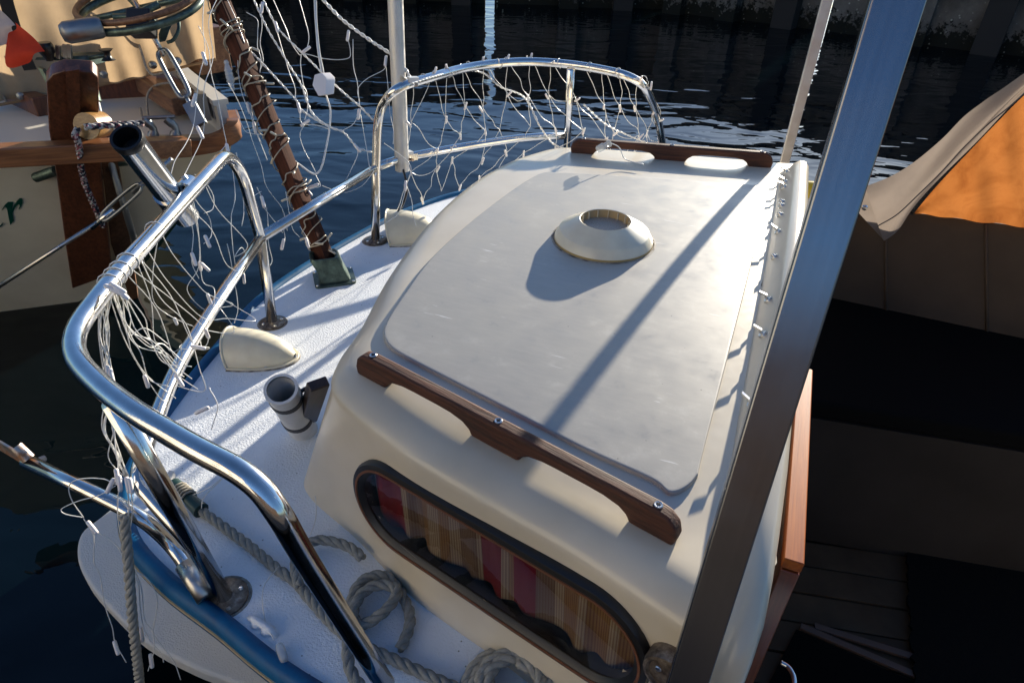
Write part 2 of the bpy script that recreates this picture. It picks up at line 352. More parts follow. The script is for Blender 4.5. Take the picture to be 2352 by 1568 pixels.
# ------------------------------------------------------------------ water
g = M['water'] = mat('harbour water', (.0010, .0038, .0055), .012, spec=.5); P(g).inputs['IOR'].default_value = 1.333
tc = N(g, 'ShaderNodeTexCoord'); mp = N(g, 'ShaderNodeMapping'); mp.inputs['Scale'].default_value = (.72, 1.25, 1); mp.inputs['Rotation'].default_value = (0, 0, math.radians(12)); L(g, tc.outputs['Object'], mp.inputs[0])
n1 = noise(g, mp.outputs[0], 2.1, 1.5, .45, 1.0); n2 = noise(g, mp.outputs[0], .5, 1, .5, .4); n3 = noise(g, mp.outputs[0], 7, 2, .5, .3)
a1 = N(g, 'ShaderNodeMath', operation='MULTIPLY_ADD'); L(g, n2, a1.inputs[0]); a1.inputs[1].default_value = 1.6; L(g, n1, a1.inputs[2])
a2 = N(g, 'ShaderNodeMath', operation='MULTIPLY_ADD'); L(g, n3, a2.inputs[0]); a2.inputs[1].default_value = .085; L(g, a1.outputs[0], a2.inputs[2]); bump(g, a2.outputs[0], .017, .9)
R_ = 900
tag(mk('water', [(-R_, -R_, 0), (R_, -R_, 0), (R_, R_, 0), (-R_, R_, 0)], [[0, 1, 2, 3]], M['water'], smooth=0), 'dark blue harbour water with small ripples', None, kind='structure')

# ------------------------------------------------------------------ harbour pier across the basin
g = M['conc'] = mat('stained pier concrete', (.20, .19, .17), .85, spec=.2); tc = N(g, 'ShaderNodeTexCoord'); v = coords(g)
n1 = noise(g, v, 3.0, 6, .65); n2 = noise(g, v, 14, 5, .7); gm = N(g, 'ShaderNodeNewGeometry'); sx = N(g, 'ShaderNodeSeparateXYZ'); L(g, gm.outputs['Position'], sx.inputs[0])
c = ramp(g, n1, [(.3, (.05, .048, .042)), (.65, (.15, .14, .125))])
h_ = N(g, 'ShaderNodeMath', operation='MULTIPLY_ADD'); L(g, n2, h_.inputs[0]); h_.inputs[1].default_value = .9; h2 = N(g, 'ShaderNodeMath', operation='MULTIPLY'); L(g, sx.outputs['Z'], h2.inputs[0]); h2.inputs[1].default_value = 1.0
L(g, h2.outputs[0], h_.inputs[2]); c = mix(g, ramp(g, h_.outputs[0], [(.62, (1, 1, 1)), (.70, (0, 0, 0))]), c, (.010, .011, .008))
vo = N(g, 'ShaderNodeTexVoronoi'); vo.inputs['Scale'].default_value = 13; L(g, v, vo.inputs['Vector']); brn = ramp(g, vo.outputs['Distance'], [(.10, (1, 1, 1)), (.2, (0, 0, 0))])
brn2 = N(g, 'ShaderNodeMath', operation='MULTIPLY'); L(g, brn, brn2.inputs[0]); L(g, ramp(g, noise(g, v, 2, 3), [(.5, (0, 0, 0)), (.6, (1, 1, 1))]), brn2.inputs[1])
c = mix(g, brn2.outputs[0], c, (.34, .35, .30)); L(g, c, P(g).inputs['Base Color']); bump(g, n2, .02, .8)
M['pile'] = mat('tarred pile', (.012, .011, .010), .8)
wa = V((2.086, 11.983, 0)); wb = V((6.09, 9.23, 0)); wd = (wb - wa).normalized(); wn = V((-wd.y, wd.x, 0))   # wn points away from the boats
if wn.y < 0: wn = -wn
gaps = []
def wall_s(px):
    d = ray(px, 40); t = (wa.x * wn.x + wa.y * wn.y) / (d.x * wn.x + d.y * wn.y); return (V((d.x * t, d.y * t, 0)) - wa).dot(wd)
s_gap1, s_gap2 = wall_s(1884), wall_s(1124)
pier = root('harbour_pier', wa + wd * 2, 'dark concrete harbour pier with pilasters across the water', 'pier')
def wpos(q): return (wa + wd * q, wd, wn) if q > 0 else (wa + V((q, 0, 0)), V((1, 0, 0)), V((0, 1, 0)))
d_ = ray(1124, 20); s_gap2 = d_.x * (wa.y / d_.y) - wa.x
PT = 1.62
gp_ = sorted([(s_gap1, .16), (s_gap2, .15)]); ends = [-26.0]
for q, gw in gp_: ends += [q - gw / 2, q + gw / 2]
ends.append(18.0)
cuts = []
for a, b in zip(ends[::2], ends[1::2]): cuts += [(a, min(b, 0.0)), (0.0, b)] if a < 0 < b else [(a, b)]
for a, b in cuts:
    c_, dx_, nx_ = wpos((a + b) / 2); MB().box(c_ + nx_ * .9 + V((0, 0, PT - .2)), dx_, nx_, (0, 0, 1), b - a, 1.8, .4).build('pier_deck', M['conc'], pier)
def pbox(name, a, b, off, th, m_):
    c_, dx_, nx_ = wpos((a + b) / 2); MB().box(c_ + nx_ * off + V((0, 0, PT / 2 - .35)), dx_, nx_, (0, 0, 1), b - a, th, PT + .3).build(name, m_, pier)
s = -22.0; i = 0
while s < 16:
    wd_ = .86; mid = s + wd_ / 2
    if not any(abs(mid - q) < .55 for q in (s_gap1, s_gap2)):
        pbox('wall_panel', s + .15, s + wd_ - .15, .30 if i % 2 else .20, .22, M['conc'])
        pbox('pilaster', s + wd_ - .15, s + wd_ + .15, .05, .34, M['conc'] if i % 3 else M['pile'])
    else:
        q = min((s_gap1, s_gap2), key=lambda x: abs(x - mid)); gw = .16 if q == s_gap1 else .15
        for a, b in ((s - .15, q - gw / 2), (q + gw / 2, s + wd_ + .15)):
            if b - a > .05: pbox('wall_panel', a, b, .2, .05, M['conc'])
    s += wd_; i += 1

# ================================================================== the motor boat
UX = V((.94, -.34, 0)).normalized(); UW = V((.34, .94, 0)).normalized()      # towards its cockpit / across to the far side
DZ = .65                                                                        # deck height
boat = root('motor_boat', (.3, 1.4, 0), 'white and cream motor boat with rounded aft cabin and stainless stern rails', 'boat')
Z1 = V((0, 0, 1))
rub_px = [(700, 1568), (520, 1430), (400, 1340), (320, 1250), (304, 1160), (330, 1060), (440, 900), (520, 800), (600, 705), (720, 618), (880, 525), (970, 485), (1060, 456)]
out_ = [at(x, y, DZ - .02) for x, y in rub_px]
near_ext = [V((2.9, -.62, 0)), V((1.5, -.13, 0)), V((.85, .09, 0)), V((.3, .29, 0)), V((-.02, .44, 0))]
far_ext = [V((.02, 2.72, 0)), V((.35, 2.76, 0)), V((.9, 2.66, 0)), V((1.7, 2.40, 0)), V((2.9, 1.95, 0))]
OUT = cr([V((p.x, p.y, DZ)) for p in near_ext + out_ + far_ext], 6)
nO = len(OUT)
cen = V((.7, 1.35, DZ))
def inset(poly, d):
    res = []
    for i in range(len(poly)):
        t = poly[min(i + 1, len(poly) - 1)] - poly[max(i - 1, 0)]; nn = V((-t.y, t.x, 0)).normalized()
        if nn.dot(V((.1, 1.55, 0)) - poly[i].xy.to_3d()) < 0: nn = -nn
        res.append(poly[i] + nn * d)
    return res
# deck: a strip all round inside the rub rail, wide enough to pass under the cabin
ins0 = inset(OUT, .003); mb = MB()
rings = [[V((p.x, p.y, DZ)) for p in ins0], [V((lerp(p, V((.2, 1.45, 0)), .3).x, lerp(p, V((.2, 1.45, 0)), .3).y, DZ)) for p in ins0]]
# cockpit side decks are cut to a strip
i0 = min(range(nO), key=lambda k: (OUT[k] - V((.3, .29, DZ))).length); i1 = max(range(nO), key=lambda k: -(OUT[k] - V((.9, 2.66, DZ))).length)
stern = [V((p.x, p.y, DZ)) for p in ins0[i0:i1 + 1]]
cpt = V((.35, 1.45, DZ)); mb.add(stern + [cpt], [[k, k + 1, len(stern)] for k in range(len(stern) - 1)] + [[len(stern) - 1, 0, len(stern)]])
mb.build('deck', M['deck'], boat, smooth=0)
for seg in (range(0, i0 + 1), range(i1, nO)):
    a = [V((ins0[k].x, ins0[k].y, DZ)) for k in seg]; b = [p + UW * (.16 if seg[0] == 0 else -.16) for p in a]; n_ = len(a)
    MB().add(a + b, [[k, k + 1, n_ + k + 1, n_ + k] for k in range(n_ - 1)]).build('side_deck', M['deck'], boat, smooth=0)
# hull skin
hz = [(DZ - .012, .012), (DZ - .10, .03), (.42, .05), (.2, .11), (-.25, .22)]
mb = MB(); rr = []
for z, d in hz: rr.append([V((p.x, p.y, z)) for p in inset(OUT, d)])
mb.loft(rr, False, False, False); mb.build('hull', M['gel'], boat, smooth=60)
# blue rub rail with a tan pin stripe
sec = [(-.010, -.030), (-.009, -.004), (-.004, .008), (.005, .011), (.015, .009), (.023, -.002), (.025, -.034), (.014, -.048)]
path = [V((p.x, p.y, DZ)) for p in OUT]
# sweep side vector must look outboard: path runs near -> stern -> far, outboard is to the left of travel... test and flip
t_ = (path[1] - path[0]).normalized(); sidev = t_.cross(Z1)
sg = 1 if sidev.dot(V((.5, 1.4, 0)) - path[0].xy.to_3d()) < 0 else -1
rub = MB().sweep(path, [(a * sg, b) for a, b in sec]).build('rub_rail', M['blue'], boat, smooth=60)
for zz in (-.020,):
    MB().sweep(path, [(sg * .0230, zz - .003), (sg * .0264, zz - .003), (sg * .0264, zz + .003), (sg * .0230, zz + .003)]).build('pin_stripe', M['stripe'], rub, smooth=0)
# swim platform low behind the transom
pp = [at(x, y, .28) for x, y in [(540, 1568), (440, 1530), (330, 1470), (250, 1395), (200, 1335), (176, 1275), (186, 1222), (230, 1185), (300, 1130)]]
pp = cr(pp, 5); pp += [V((-1.03, 1.5, .28)), V((-.98, 1.9, .28)), V((-.80, 2.2, .28)), V((-.55, 2.1, .28)), V((-.6, 1.4, .28)), V((-.45, .90, .28)), V((-.42, .72, .28))]
o = MB().prism(pp, (0, 0, -.045)).build('swim_platform', M['plat'], boat); bevel(o, .010, 3)

# ---------------------------------------------------------------- cabin
KZ = .97
kn = [at(x, y, KZ) for x, y in [(1338, 1301), (1164, 1198), (1014, 1111), (919, 1049)]]
knear0 = V((.262, .425, KZ)); kfar = [V((.02, 2.02, KZ)), V((.16, 2.13, KZ)), V((.45, 2.115, KZ)), V((.865, 2.06, KZ))]
ksil = [at(x, y, KZ) for x, y in [(830, 780), (900, 660), (1000, 530)]]
KC = [knear0] + kn + [V((-.245, .815, KZ)), V((-.300, .880, KZ)), V((-.306, .95, KZ))] + ksil + [V((-.10, 1.82, KZ))] + kfar
BC = [V((.27, .46, DZ))] + [V((p.x - .006, p.y - .012, DZ)) for p in kn] + [V((-.285, .845, DZ)), V((-.400, .945, DZ)), V((-.425, 1.01, DZ)), V((-.400, 1.12, DZ)), V((-.37, 1.30, DZ)), V((-.31, 1.60, DZ)), V((-.20, 1.90, DZ)), V((-.07, 2.10, DZ)), V((.12, 2.20, DZ)), V((.45, 2.19, DZ)), V((.90, 2.12, DZ))]
K = cr(KC, 14); B = cr(BC, 14)
def segd(p, a, b):
    ab = b - a; t = max(0, min(1, (p - a).dot(ab) / ab.length_squared)); return (p - a - ab * t).length
K2 = [V((p.x, p.y, 0)) for p in K]
def prof(d):
    r = .060; h1 = .034
    h = h1 * math.sqrt(max(0, 1 - (1 - min(d, r) / r) ** 2)) if d < r else h1
    e = max(0, d - .012); e = min(e, .13); h += .05 * e - .05 * e * e / .26
    return h
def roof_z(x, y):
    p = V((x, y, 0)); d = min(segd(p, K2[i], K2[i + 1]) for i in range(len(K2) - 1))
    wv = (p - V((.25, 1.36, 0))).dot(UW); return KZ + prof(d) + .028 * max(0, 1 - (wv / .72) ** 2)
# plane of the near cabin side, for the window
NH = 14 * 6
pA = B[min(range(NH), key=lambda i: abs(B[i].x + .22))]; pB_ = B[min(range(14 * 3), key=lambda i: abs(B[i].x - .12))]; pK = K[min(range(NH), key=lambda i: abs(K[i].x + .02))]
wx = (pB_ - pA).normalized(); wn_ = wx.cross((pK - pA).normalized()).normalized()
if wn_.y > 0: wn_ = -wn_
wy = wn_.cross(wx); wy = wy if wy.z > 0 else -wy
WTILT = .058
wxt = wx * math.cos(WTILT) + wy * math.sin(WTILT); wyt = -wx * math.sin(WTILT) + wy * math.cos(WTILT)
WC = pA + wx * .227 + wy * .198            # window centre
def stad(hx, hy, off, n=12, cy=0):
    r = min(hx, hy) * .98; pts = []
    for sx_, sy_, a0 in ((1, 1, 0), (-1, 1, 90), (-1, -1, 180), (1, -1, 270)):
        for k in range(n + 1):
            a = math.radians(a0 + 90 * k / n); pts.append(WC + wxt * (sx_ * (hx - r) + r * math.cos(a)) + wyt * (sy_ * (hy - r) + r * math.sin(a) + cy) + wn_ * off)
    return pts
def in_stad(p, hx, hy):
    q = p - WC; x, y = abs(q.dot(wxt)), abs(q.dot(wyt)); r = min(hx, hy) * .98; dx, dy = max(0, x - (hx - r)), max(0, y - (hy - r)); return math.hypot(dx, dy) < r
# wall + roof in one shell; the forward edge stays straight
KN = K
Kin = []
for i, p in enumerate(K):
    t = K[min(i + 1, len(K) - 1)] - K[max(i - 1, 0)]; nn = V((-t.y, t.x, 0)).normalized()
    if nn.dot(V((.28, 1.3, 0)) - V((p.x, p.y, 0))) < 0: nn = -nn
    if i == 0 or i == len(K) - 1: nn = (V((.58, 1.2, 0)) - V((p.x, p.y, 0))).normalized()
    Kin.append(nn)
cc = V((.50, 1.20, 0))       # middle of the straight forward edge
rings = [[lerp(b, k, q / 28) for b, k in zip(B, K)] for q in range(29)]
for d in (.0015, .004, .008, .014, .021, .029, .038, .048, .058, .07, .085, .10, .14):
    rings.append([V((p.x + n_.x * d, p.y + n_.y * d, 0)) for p, n_ in zip(K, Kin)])
last = rings[-1]
for f in (.12, .25, .4, .55, .7, .82, .92): rings.append([V((lerp(p.x, cc.x, f), lerp(p.y, cc.y, f), 0)) for p in last])
for r in rings[29:]:
    for p in r: p.z = roof_z(p.x, p.y)
mb = MB().loft(rings, False, False, False); k = len(mb.v); mb.v.append(V((cc.x, cc.y, roof_z(cc.x, cc.y)))); n_ = len(B); base_ = (len(rings) - 1) * n_
mb.f += [[base_ + j, base_ + j + 1, k] for j in range(n_ - 1)]
mb.f = [q for q in mb.f if not (abs((mb.v[q[0]] - WC).dot(wn_)) < .05 and all(in_stad(mb.v[i_], .268, .084) for i_ in q))]      # window opening
cabin = mb.build('cabin', M['gel'], boat, smooth=75)
# bulkhead towards the cockpit
fe = [r[0] for r in rings] + [rings[-1][-1]] + [r[-1] for r in rings[::-1]]
MB().add([p + UX * .002 for p in [V((.27, .46, .2))] + [rings[0][0], K[0], V((.50, 1.20, 1.0)), K[-1], rings[0][-1]] + [V((.9, 2.12, .2))]], [[0, 1, 2, 3, 4, 5, 6]]).build('bulkhead', M['gel'], boat, smooth=0)

# raised roof panel
pan = [at(x, y, 1.03) for x, y in [(1500, 1085), (1350, 1020), (1200, 946), (1050, 873), (940, 818), (897, 792), (880, 765), (888, 735), (925, 682), (1000, 590), (1130, 480), (1235, 405)]] + [V((.115, 1.80, 0)), V((.20, 1.80, 0)), V((.60, 1.78, 0)), V((.672, 1.765, 0)), V((.660, 1.70, 0)), V((.47, 1.20, 0)), V((.29, .74, 0)), V((.262, .672, 0)), V((.225, .645, 0))]
pan = cr([V((p.x, p.y, 0)) for p in pan], 6, True); pc = V((.22, 1.22, 0)); rg = []
for d, h in ((0, -.004), (0.0004, .0035), (.0016, .0056), (.003, .0061), (.0036, .0062), (.007, .0062), (.012, .0062)):
    rg.append([(lambda q: V((q.x, q.y, roof_z(q.x, q.y) + h)))(p + (pc - p).normalized() * d) for p in pan])
l_ = rg[-1]
for f in (.1, .22, .36, .5, .65, .8, .92): rg.append([(lambda q: V((q.x, q.y, roof_z(q.x, q.y) + .0062)))(lerp(V((p.x, p.y, 0)), pc, f)) for p in l_])
MB().loft(rg, False, True).build('roof_panel', M['roof'], boat, smooth=60)
def panel_z(x, y): return roof_z(x, y) + .0062

# straight coaming along the forward edge with turn buttons
ca, cb = V((.800, 1.915, 0)), V((.300, .555, 0)); cd = (cb - ca).normalized(); cs = V((-cd.y, cd.x, 0))
if cs.x < 0: cs = -cs
prof_c = [(-.034, .000), (-.030, .012), (-.012, .030), (-.004, .046), (.010, .056), (.026, .054), (.036, .042), (.040, .02), (.042, -.03), (-.02, -.03)]
ringsC = []
def cbase(f): p = lerp(ca, cb, f) - cs * .03; return roof_z(p.x, p.y) - .001
for f in [0, .012, .03] + [.06 + .035 * k for k in range(25)]:
    p = lerp(ca, cb, f); sc = .4 if f == 0 else (.8 if f < .02 else 1.0)
    ringsC.append([p + cs * a + V((0, 0, cbase(f) + (b if b < 0 else b * sc))) for a, b in prof_c])
# the near end turns down the cabin corner
for (x, y, z), ang, sc in (((.310, .585, 1.002), .05, .95), ((.288, .525, .999), .15, .80), ((.270, .475, .988), .40, .60), ((.258, .448, .968), .85, .45), ((.253, .436, .940), 1.3, .35), ((.256, .436, .86), 1.5, .30), ((.262, .448, .62), 1.5, .30)):
    nv = Z1 * math.cos(ang) - V((-cs.y, cs.x, 0)) * math.sin(ang) * 1.0
    ringsC.append([V((x, y, z)) + cs * a * (.6 + .4 * sc) + nv * (b if b < 0 else b * sc) for a, b in prof_c])
MB().loft(ringsC).build('coaming', M['gel'], boat, smooth=50)
for f in (.045, .115, .15, .235, .255, .30, .375, .47, .60, .685, .82):
    p = lerp(ca, cb, f) + cs * -.020 + V((0, 0, cbase(f) + .023)); nrm = (cs * -.72 + Z1 * .69).normalized(); up_ = cd.cross(nrm).normalized()
    tb = MB(); tb.lathe([(.0001, .003), (.0075, .003), (.0085, 0), (.0085, -.002)], p, nrm, 12)
    if f in (.235, .255, .30, .47): tb.lathe([(.0001, .008), (.003, .008), (.0045, .003)], p, nrm, 10)
    else:
        tb.tube([p, p + nrm * .010], .0026, 8); tdir = (cd * random.uniform(-.4, .4) + up_ * .3 + nrm * .6).normalized()
        tb.add(*(lambda b_: (b_.v, b_.f))(MB().box(p + nrm * .016, cd.cross(tdir).normalized() if False else tdir, cd, tdir.cross(cd), .016, .0065, .0035)))
    tb.build('turn_button', M['screw'], boat)

# handrails (teak, two hand holds each)
def handrail(a, b, h, th, lean, nscrew=3):
    a, b = V(a), V(b); Lr = (b - a).length; d = (b - a).normalized(); side = V((-d.y, d.x, 0)).normalized()
    pts = []
    def P2(s, z): pts.append((s * Lr, z * h))
    P2(.004, 0); P2(0, .35); P2(.008, .70); P2(.03, .93); P2(.06, 1)
    for k in range(1, 12): P2(.06 + .88 * k / 12, 1)
    P2(.94, 1); P2(.97, .93); P2(.992, .70); P2(1, .35); P2(.996, 0)
    for c0, c1 in ((.885, .575), (.425, .115)):
        P2(c0, 0); P2(c0 - .008, .22); P2(c0 - .03, .40); P2(c0 - .07, .50)
        for k in range(1, 4): P2(lerp(c0 - .07, c1 + .07, k / 4), .52)
        P2(c1 + .07, .50); P2(c1 + .03, .40); P2(c1 + .008, .22); P2(c1, 0)
    def W(s, z, off):
        p = a + d * s; zb = lerp(a.z, b.z, s / Lr) + .0; return p + side * off + V((0, 0, zb - p.z + z)) + side * (lean * z)
    poly = [W(s, z, -th / 2) for s, z in pts]
    ext = side * th
    md = wood('weathered teak handrail', (.020, .006, .003), (.115, .036, .015), d, .72, scale=55, bmp=.002)
    o = MB().prism(poly, ext).build('handrail', md, boat); bevel(o, .0055, 3)
    for s in (.06, .5, .94)[:nscrew]:
        q = W(s * Lr, h + .0008, 0); sb = MB().lathe([(.0001, .0006), (.0018, .0006), (.0052, .0012), (.0062, .0002), (.0064, -.004)], q, Z1, 14).build('screw', M['screw'], o)
        MB().box(q + V((0, 0, .0014)), d, side, Z1, .006, .0011, .0012).box(q + V((0, 0, .0014)), side, d, Z1, .006, .0011, .0012).build('screw', M['black'], o, 0)
    return o
def rp(px, py, z): p = at(px, py, z); return V((p.x, p.y, roof_z(p.x, p.y) - .002))
ha = rp(830, 858, 1.005); hb = rp(1556, 1246, 1.005)
handrail(ha, hb, .047, .023, 0)
fa = rp(1310, 353, 1.01); fb = rp(1772, 381, 1.01)
handrail(fa, fb, .046, .024, 0)

# mushroom vent
vc = at(1386, 547, 1.045); vz = panel_z(vc.x, vc.y) - .001; vb = V((vc.x, vc.y, vz))
vent = MB().lathe([(.085, .000), (.107, .001), (.1095, .005), (.1085, .008), (.0995, .024), (.0975, .026), (.0580, .0485), (.0565, .0495), (.0550, .0488)], vb, Z1, 64).build('roof_vent', M['ivory'], boat, smooth=35)
MB().lathe([(.111, 0), (.1125, .0012), (.116, .0002)], vb + Z1 * .0008, Z1, 64).build('sealant', M['grime'], vent)
MB().lathe([(.1085, .0008), (.1105, .0020), (.1100, .0062)], vb, Z1, 64).build('rim', M['ivory2'], vent)
MB().lathe([(.0550, .0488), (.0545, .030), (.0540, .018)], vb, Z1, 48).build('throat', M['ivory3'], vent)
MB().lathe([(.0001, .031), (.0541, .031)], vb, Z1, 40).build('mesh_screen', M['mesh'], vent)
for k in range(14):
    a = 2 * math.pi * k / 14; r_ = V((math.cos(a), math.sin(a), 0)); MB().box(vb + r_ * .0525 + V((0, 0, .035)), r_, V((-r_.y, r_.x, 0)), Z1, .004, .0014, .024).build('rib', M['ivory'], vent, 0)

# clam shell vents on the side deck
def clam(c, d, Ln, R, H):
    c = V(c); d = V(d).normalized(); s_ = V((-d.y, d.x, 0)); rings = []
    for i in range(11):
        t = i / 10; sc = math.sqrt(max(0, 1 - (t * .985) ** 2.3)); wv = R * (sc * .95 + .05 * (1 - t)); hv = H * (sc ** 1.1)
        rings.append([c + d * (t * Ln - .035 * (math.sin(math.pi * j / 16) if t < .01 else 0) * (1 - t) * .5) + s_ * (wv * math.cos(math.pi * j / 16)) + Z1 * (hv * math.sin(math.pi * j / 16) + .004) for j in range(17)])
    mb = MB().loft(rings, False, False, False)
    o = mb.build('clam_vent', M['ivory'], boat, 60)
    fl = []
    for i in range(21):
        a = -math.pi / 2 + math.pi * i / 20; fl.append(c + d * (Ln * 1.06 * max(0, math.cos(a)) ** .85) + s_ * ((R * 1.09) * math.sin(a)))
    fl = [p + d * 0 for p in fl]; b_ = MB().prism([p + V((0, 0, .0005)) for p in fl], (0, 0, .006)).build('flange', M['ivory'], o); bevel(b_, .002, 2)
    MB().tube(rings[0], .0035, 8).build('lip', M['ivory'], o, 180)
    MB().tube([p * 1.0 + Z1 * .0005 for p in fl], .0030, 6).build('sealant', M['grime'], o, 180)
    # dark throat set back inside the mouth
    MB().add([rings[2][j] * 1.0 - V((0, 0, .003)) for j in range(17)], [list(range(17))]).build('throat', M['black'], o, 0)
    for a in (-.9, 0, .9):
        MB().lathe([(.0001, .0035), (.004, .0025), (.0045, 0)], c + d * (Ln * 1.0 * math.cos(a)) + s_ * (R * 1.0 * math.sin(a)) + V((0, 0, .006)), Z1, 10).build('screw', M['screw'], o)
    return o
clam(at(545, 815, DZ), (.93, -.05, 0), .155, .064, .072)
clam(at(902, 540, DZ), (.95, .05, 0), .17, .085, .085)

# ---------------------------------------------------------------- window in the near cabin side
def ring_part(name, specs, m_, parent, close=True):
    rs = [stad(hx, hy, off) for hx, hy, off in specs]
    if close: rs.append(rs[0])
    return MB().loft(rs, False, False).build(name, m_, parent, 35)
winr = ring_part('window', [(.2800, .0965, -.004), (.2810, .0975, .004), (.2780, .0945, .0105), (.2700, .0865, .0125), (.2690, .0855, .0125), (.2640, .0805, .0125), (.2600, .0765, .009), (.2560, .0725, .004), (.2560, .0725, -.010), (.2760, .0925, -.010)], M['rubber'], boat)
ring_part('copper_trim', [(.2700, .0865, .0122), (.2698, .0863, .0142), (.2660, .0825, .0142), (.2655, .0820, .0122)], M['copper'], winr)
lo = stad(.2815, .098, .006); lo = [p for p in lo if (p - WC).dot(wyt) < -.03]
lo.sort(key=lambda p: (p - WC).dot(wxt))
for q in ([p for p in lo if (p - WC).dot(wxt) < .012], [p for p in lo if (p - WC).dot(wxt) > .018]):
    a_ = [q[0]] + q[1:]
    MB().tube(a_, .0022, 6).build('steel_trim', M['steel2'], winr)
g = M['glass'] = bpy.data.materials.new('window glass'); g.use_nodes = True; ntg = g.node_tree; ntg.nodes.clear()
o_ = ntg.nodes.new('ShaderNodeOutputMaterial'); ms = ntg.nodes.new('ShaderNodeMixShader'); tr = ntg.nodes.new('ShaderNodeBsdfTransparent'); gl = ntg.nodes.new('ShaderNodeBsdfGlossy'); fr = ntg.nodes.new('ShaderNodeFresnel')
tr.inputs[0].default_value = (.90, .89, .86, 1); gl.inputs['Roughness'].default_value = .02; fr.inputs[0].default_value = 1.5
ntg.links.new(fr.outputs[0], ms.inputs[0]); ntg.links.new(tr.outputs[0], ms.inputs[1]); ntg.links.new(gl.outputs[0], ms.inputs[2]); ntg.links.new(ms.outputs[0], o_.inputs[0])
gp = stad(.259, .0755, .005); pane = MB().add(gp, [list(range(len(gp)))]).build('pane', M['glass'], winr, 0)
if pane.data.polygons[0].normal.dot(wn_) < 0: pane.data.flip_normals()
# dark cabin inside
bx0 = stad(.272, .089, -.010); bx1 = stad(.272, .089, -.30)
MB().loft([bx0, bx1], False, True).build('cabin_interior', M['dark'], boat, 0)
# curtain
def wxpos(px, py): return (onpl(px, py, WC - wn_ * .022, wn_) - WC).dot(wxt)
reds = [(wxpos(868, 1118), wxpos(925, 1150)), (wxpos(1100, 1238), wxpos(1155, 1276)), (wxpos(1178, 1288), wxpos(1230, 1319))]
g = M['curtain']; e_ = V((1, 0, 0)).rotation_difference(wxt).inverted().to_euler(); tc = N(g, 'ShaderNodeTexCoord'); vr = N(g, 'ShaderNodeVectorRotate'); vr.rotation_type = 'EULER_XYZ'; vr.inputs['Rotation'].default_value = e_; L(g, tc.outputs['Object'], vr.inputs['Vector'])
sp = N(g, 'ShaderNodeSeparateXYZ'); L(g, vr.outputs[0], sp.inputs[0])
mr = N(g, 'ShaderNodeMapRange'); L(g, sp.outputs['X'], mr.inputs[0]); mr.inputs[1].default_value = -.29; mr.inputs[2].default_value = .29
def f_(x): return (x + .29) / .58
cream, tan, brn_, red_ = (.33, .27, .20), (.25, .155, .075), (.17, .125, .09), (.155, .012, .016)
stops = [(0, (.05, .03, .03)), (f_(reds[0][0] - .016), cream), (f_(reds[0][0]), red_), (f_(reds[0][1]), cream), (f_(reds[0][1] + .012), brn_), (f_(reds[0][1] + .04), tan), (f_(reds[0][1] + .06), cream), (f_(reds[0][1] + .085), tan), (f_(reds[0][1] + .105), cream), (f_(reds[1][0] - .045), brn_), (f_(reds[1][0] - .006), cream), (f_(reds[1][0]), red_), (f_(reds[1][1]), cream), (f_(reds[1][1] + .012), tan), (f_(reds[2][0]), red_), (f_(reds[2][1]), brn_), (f_(reds[2][1] + .03), cream), (f_(reds[2][1] + .045), tan), (f_(reds[2][1] + .075), cream), (f_(reds[2][1] + .09), tan), (f_(reds[2][1] + .125), cream), (f_(reds[2][1] + .14), tan), (f_(reds[2][1] + .17), brn_)]
rN = N(g, 'ShaderNodeValToRGB'); rN.color_ramp.interpolation = 'CONSTANT'; el = rN.color_ramp.elements
while len(el) < len(stops): el.new(.5)
for i, (p_, c_) in enumerate(stops): el[i].position = max(0, min(1, p_)); el[i].color = (*c_, 1)
L(g, mr.outputs[0], rN.inputs[0])
sn = N(g, 'ShaderNodeMath', operation='SINE'); ml = N(g, 'ShaderNodeMath', operation='MULTIPLY'); L(g, sp.outputs['X'], ml.inputs[0]); ml.inputs[1].default_value = 1450; L(g, ml.outputs[0], sn.inputs[0])
isred = N(g, 'ShaderNodeSeparateColor'); L(g, rN.outputs[0], isred.inputs[0]); gt = N(g, 'ShaderNodeMath', operation='GREATER_THAN'); L(g, isred.outputs[1], gt.inputs[0]); gt.inputs[1].default_value = .05
mm = N(g, 'ShaderNodeMath', operation='MULTIPLY'); L(g, ramp(g, sn.outputs[0], [(.0, (0, 0, 0)), (.25, (.55, .55, .55))]), mm.inputs[0]); L(g, gt.outputs[0], mm.inputs[1])
L(g, mix(g, mm.outputs[0], rN.outputs[0], (.12, .05, .035)), P(g).inputs['Base Color'])
nx = 140; cv = []; 
for i in range(nx + 1):
    x = lerp(-.262, .262, i / nx); pl_ = .006 * math.sin(x * 95 + 1.2 * math.sin(x * 31)) + .004 * math.sin(x * 47)
    hem = -.082 + .004 * math.sin(x * 34 + .6) + .003 * math.sin(x * 71); 
    for j in range(5):
        y = lerp(.080, max(hem, -.080), j / 4); cv.append(WC + wxt * (x + .004 * math.sin(x * 60) * j / 4) + wyt * y + wn_ * (-.022 + pl_ * (.5 + .5 * j / 4)))
MB().add(cv, [[i * 5 + j, i * 5 + j + 1, (i + 1) * 5 + j + 1, (i + 1) * 5 + j] for i in range(nx) for j in range(4)]).build('curtain', M['curtain'], boat, 180)

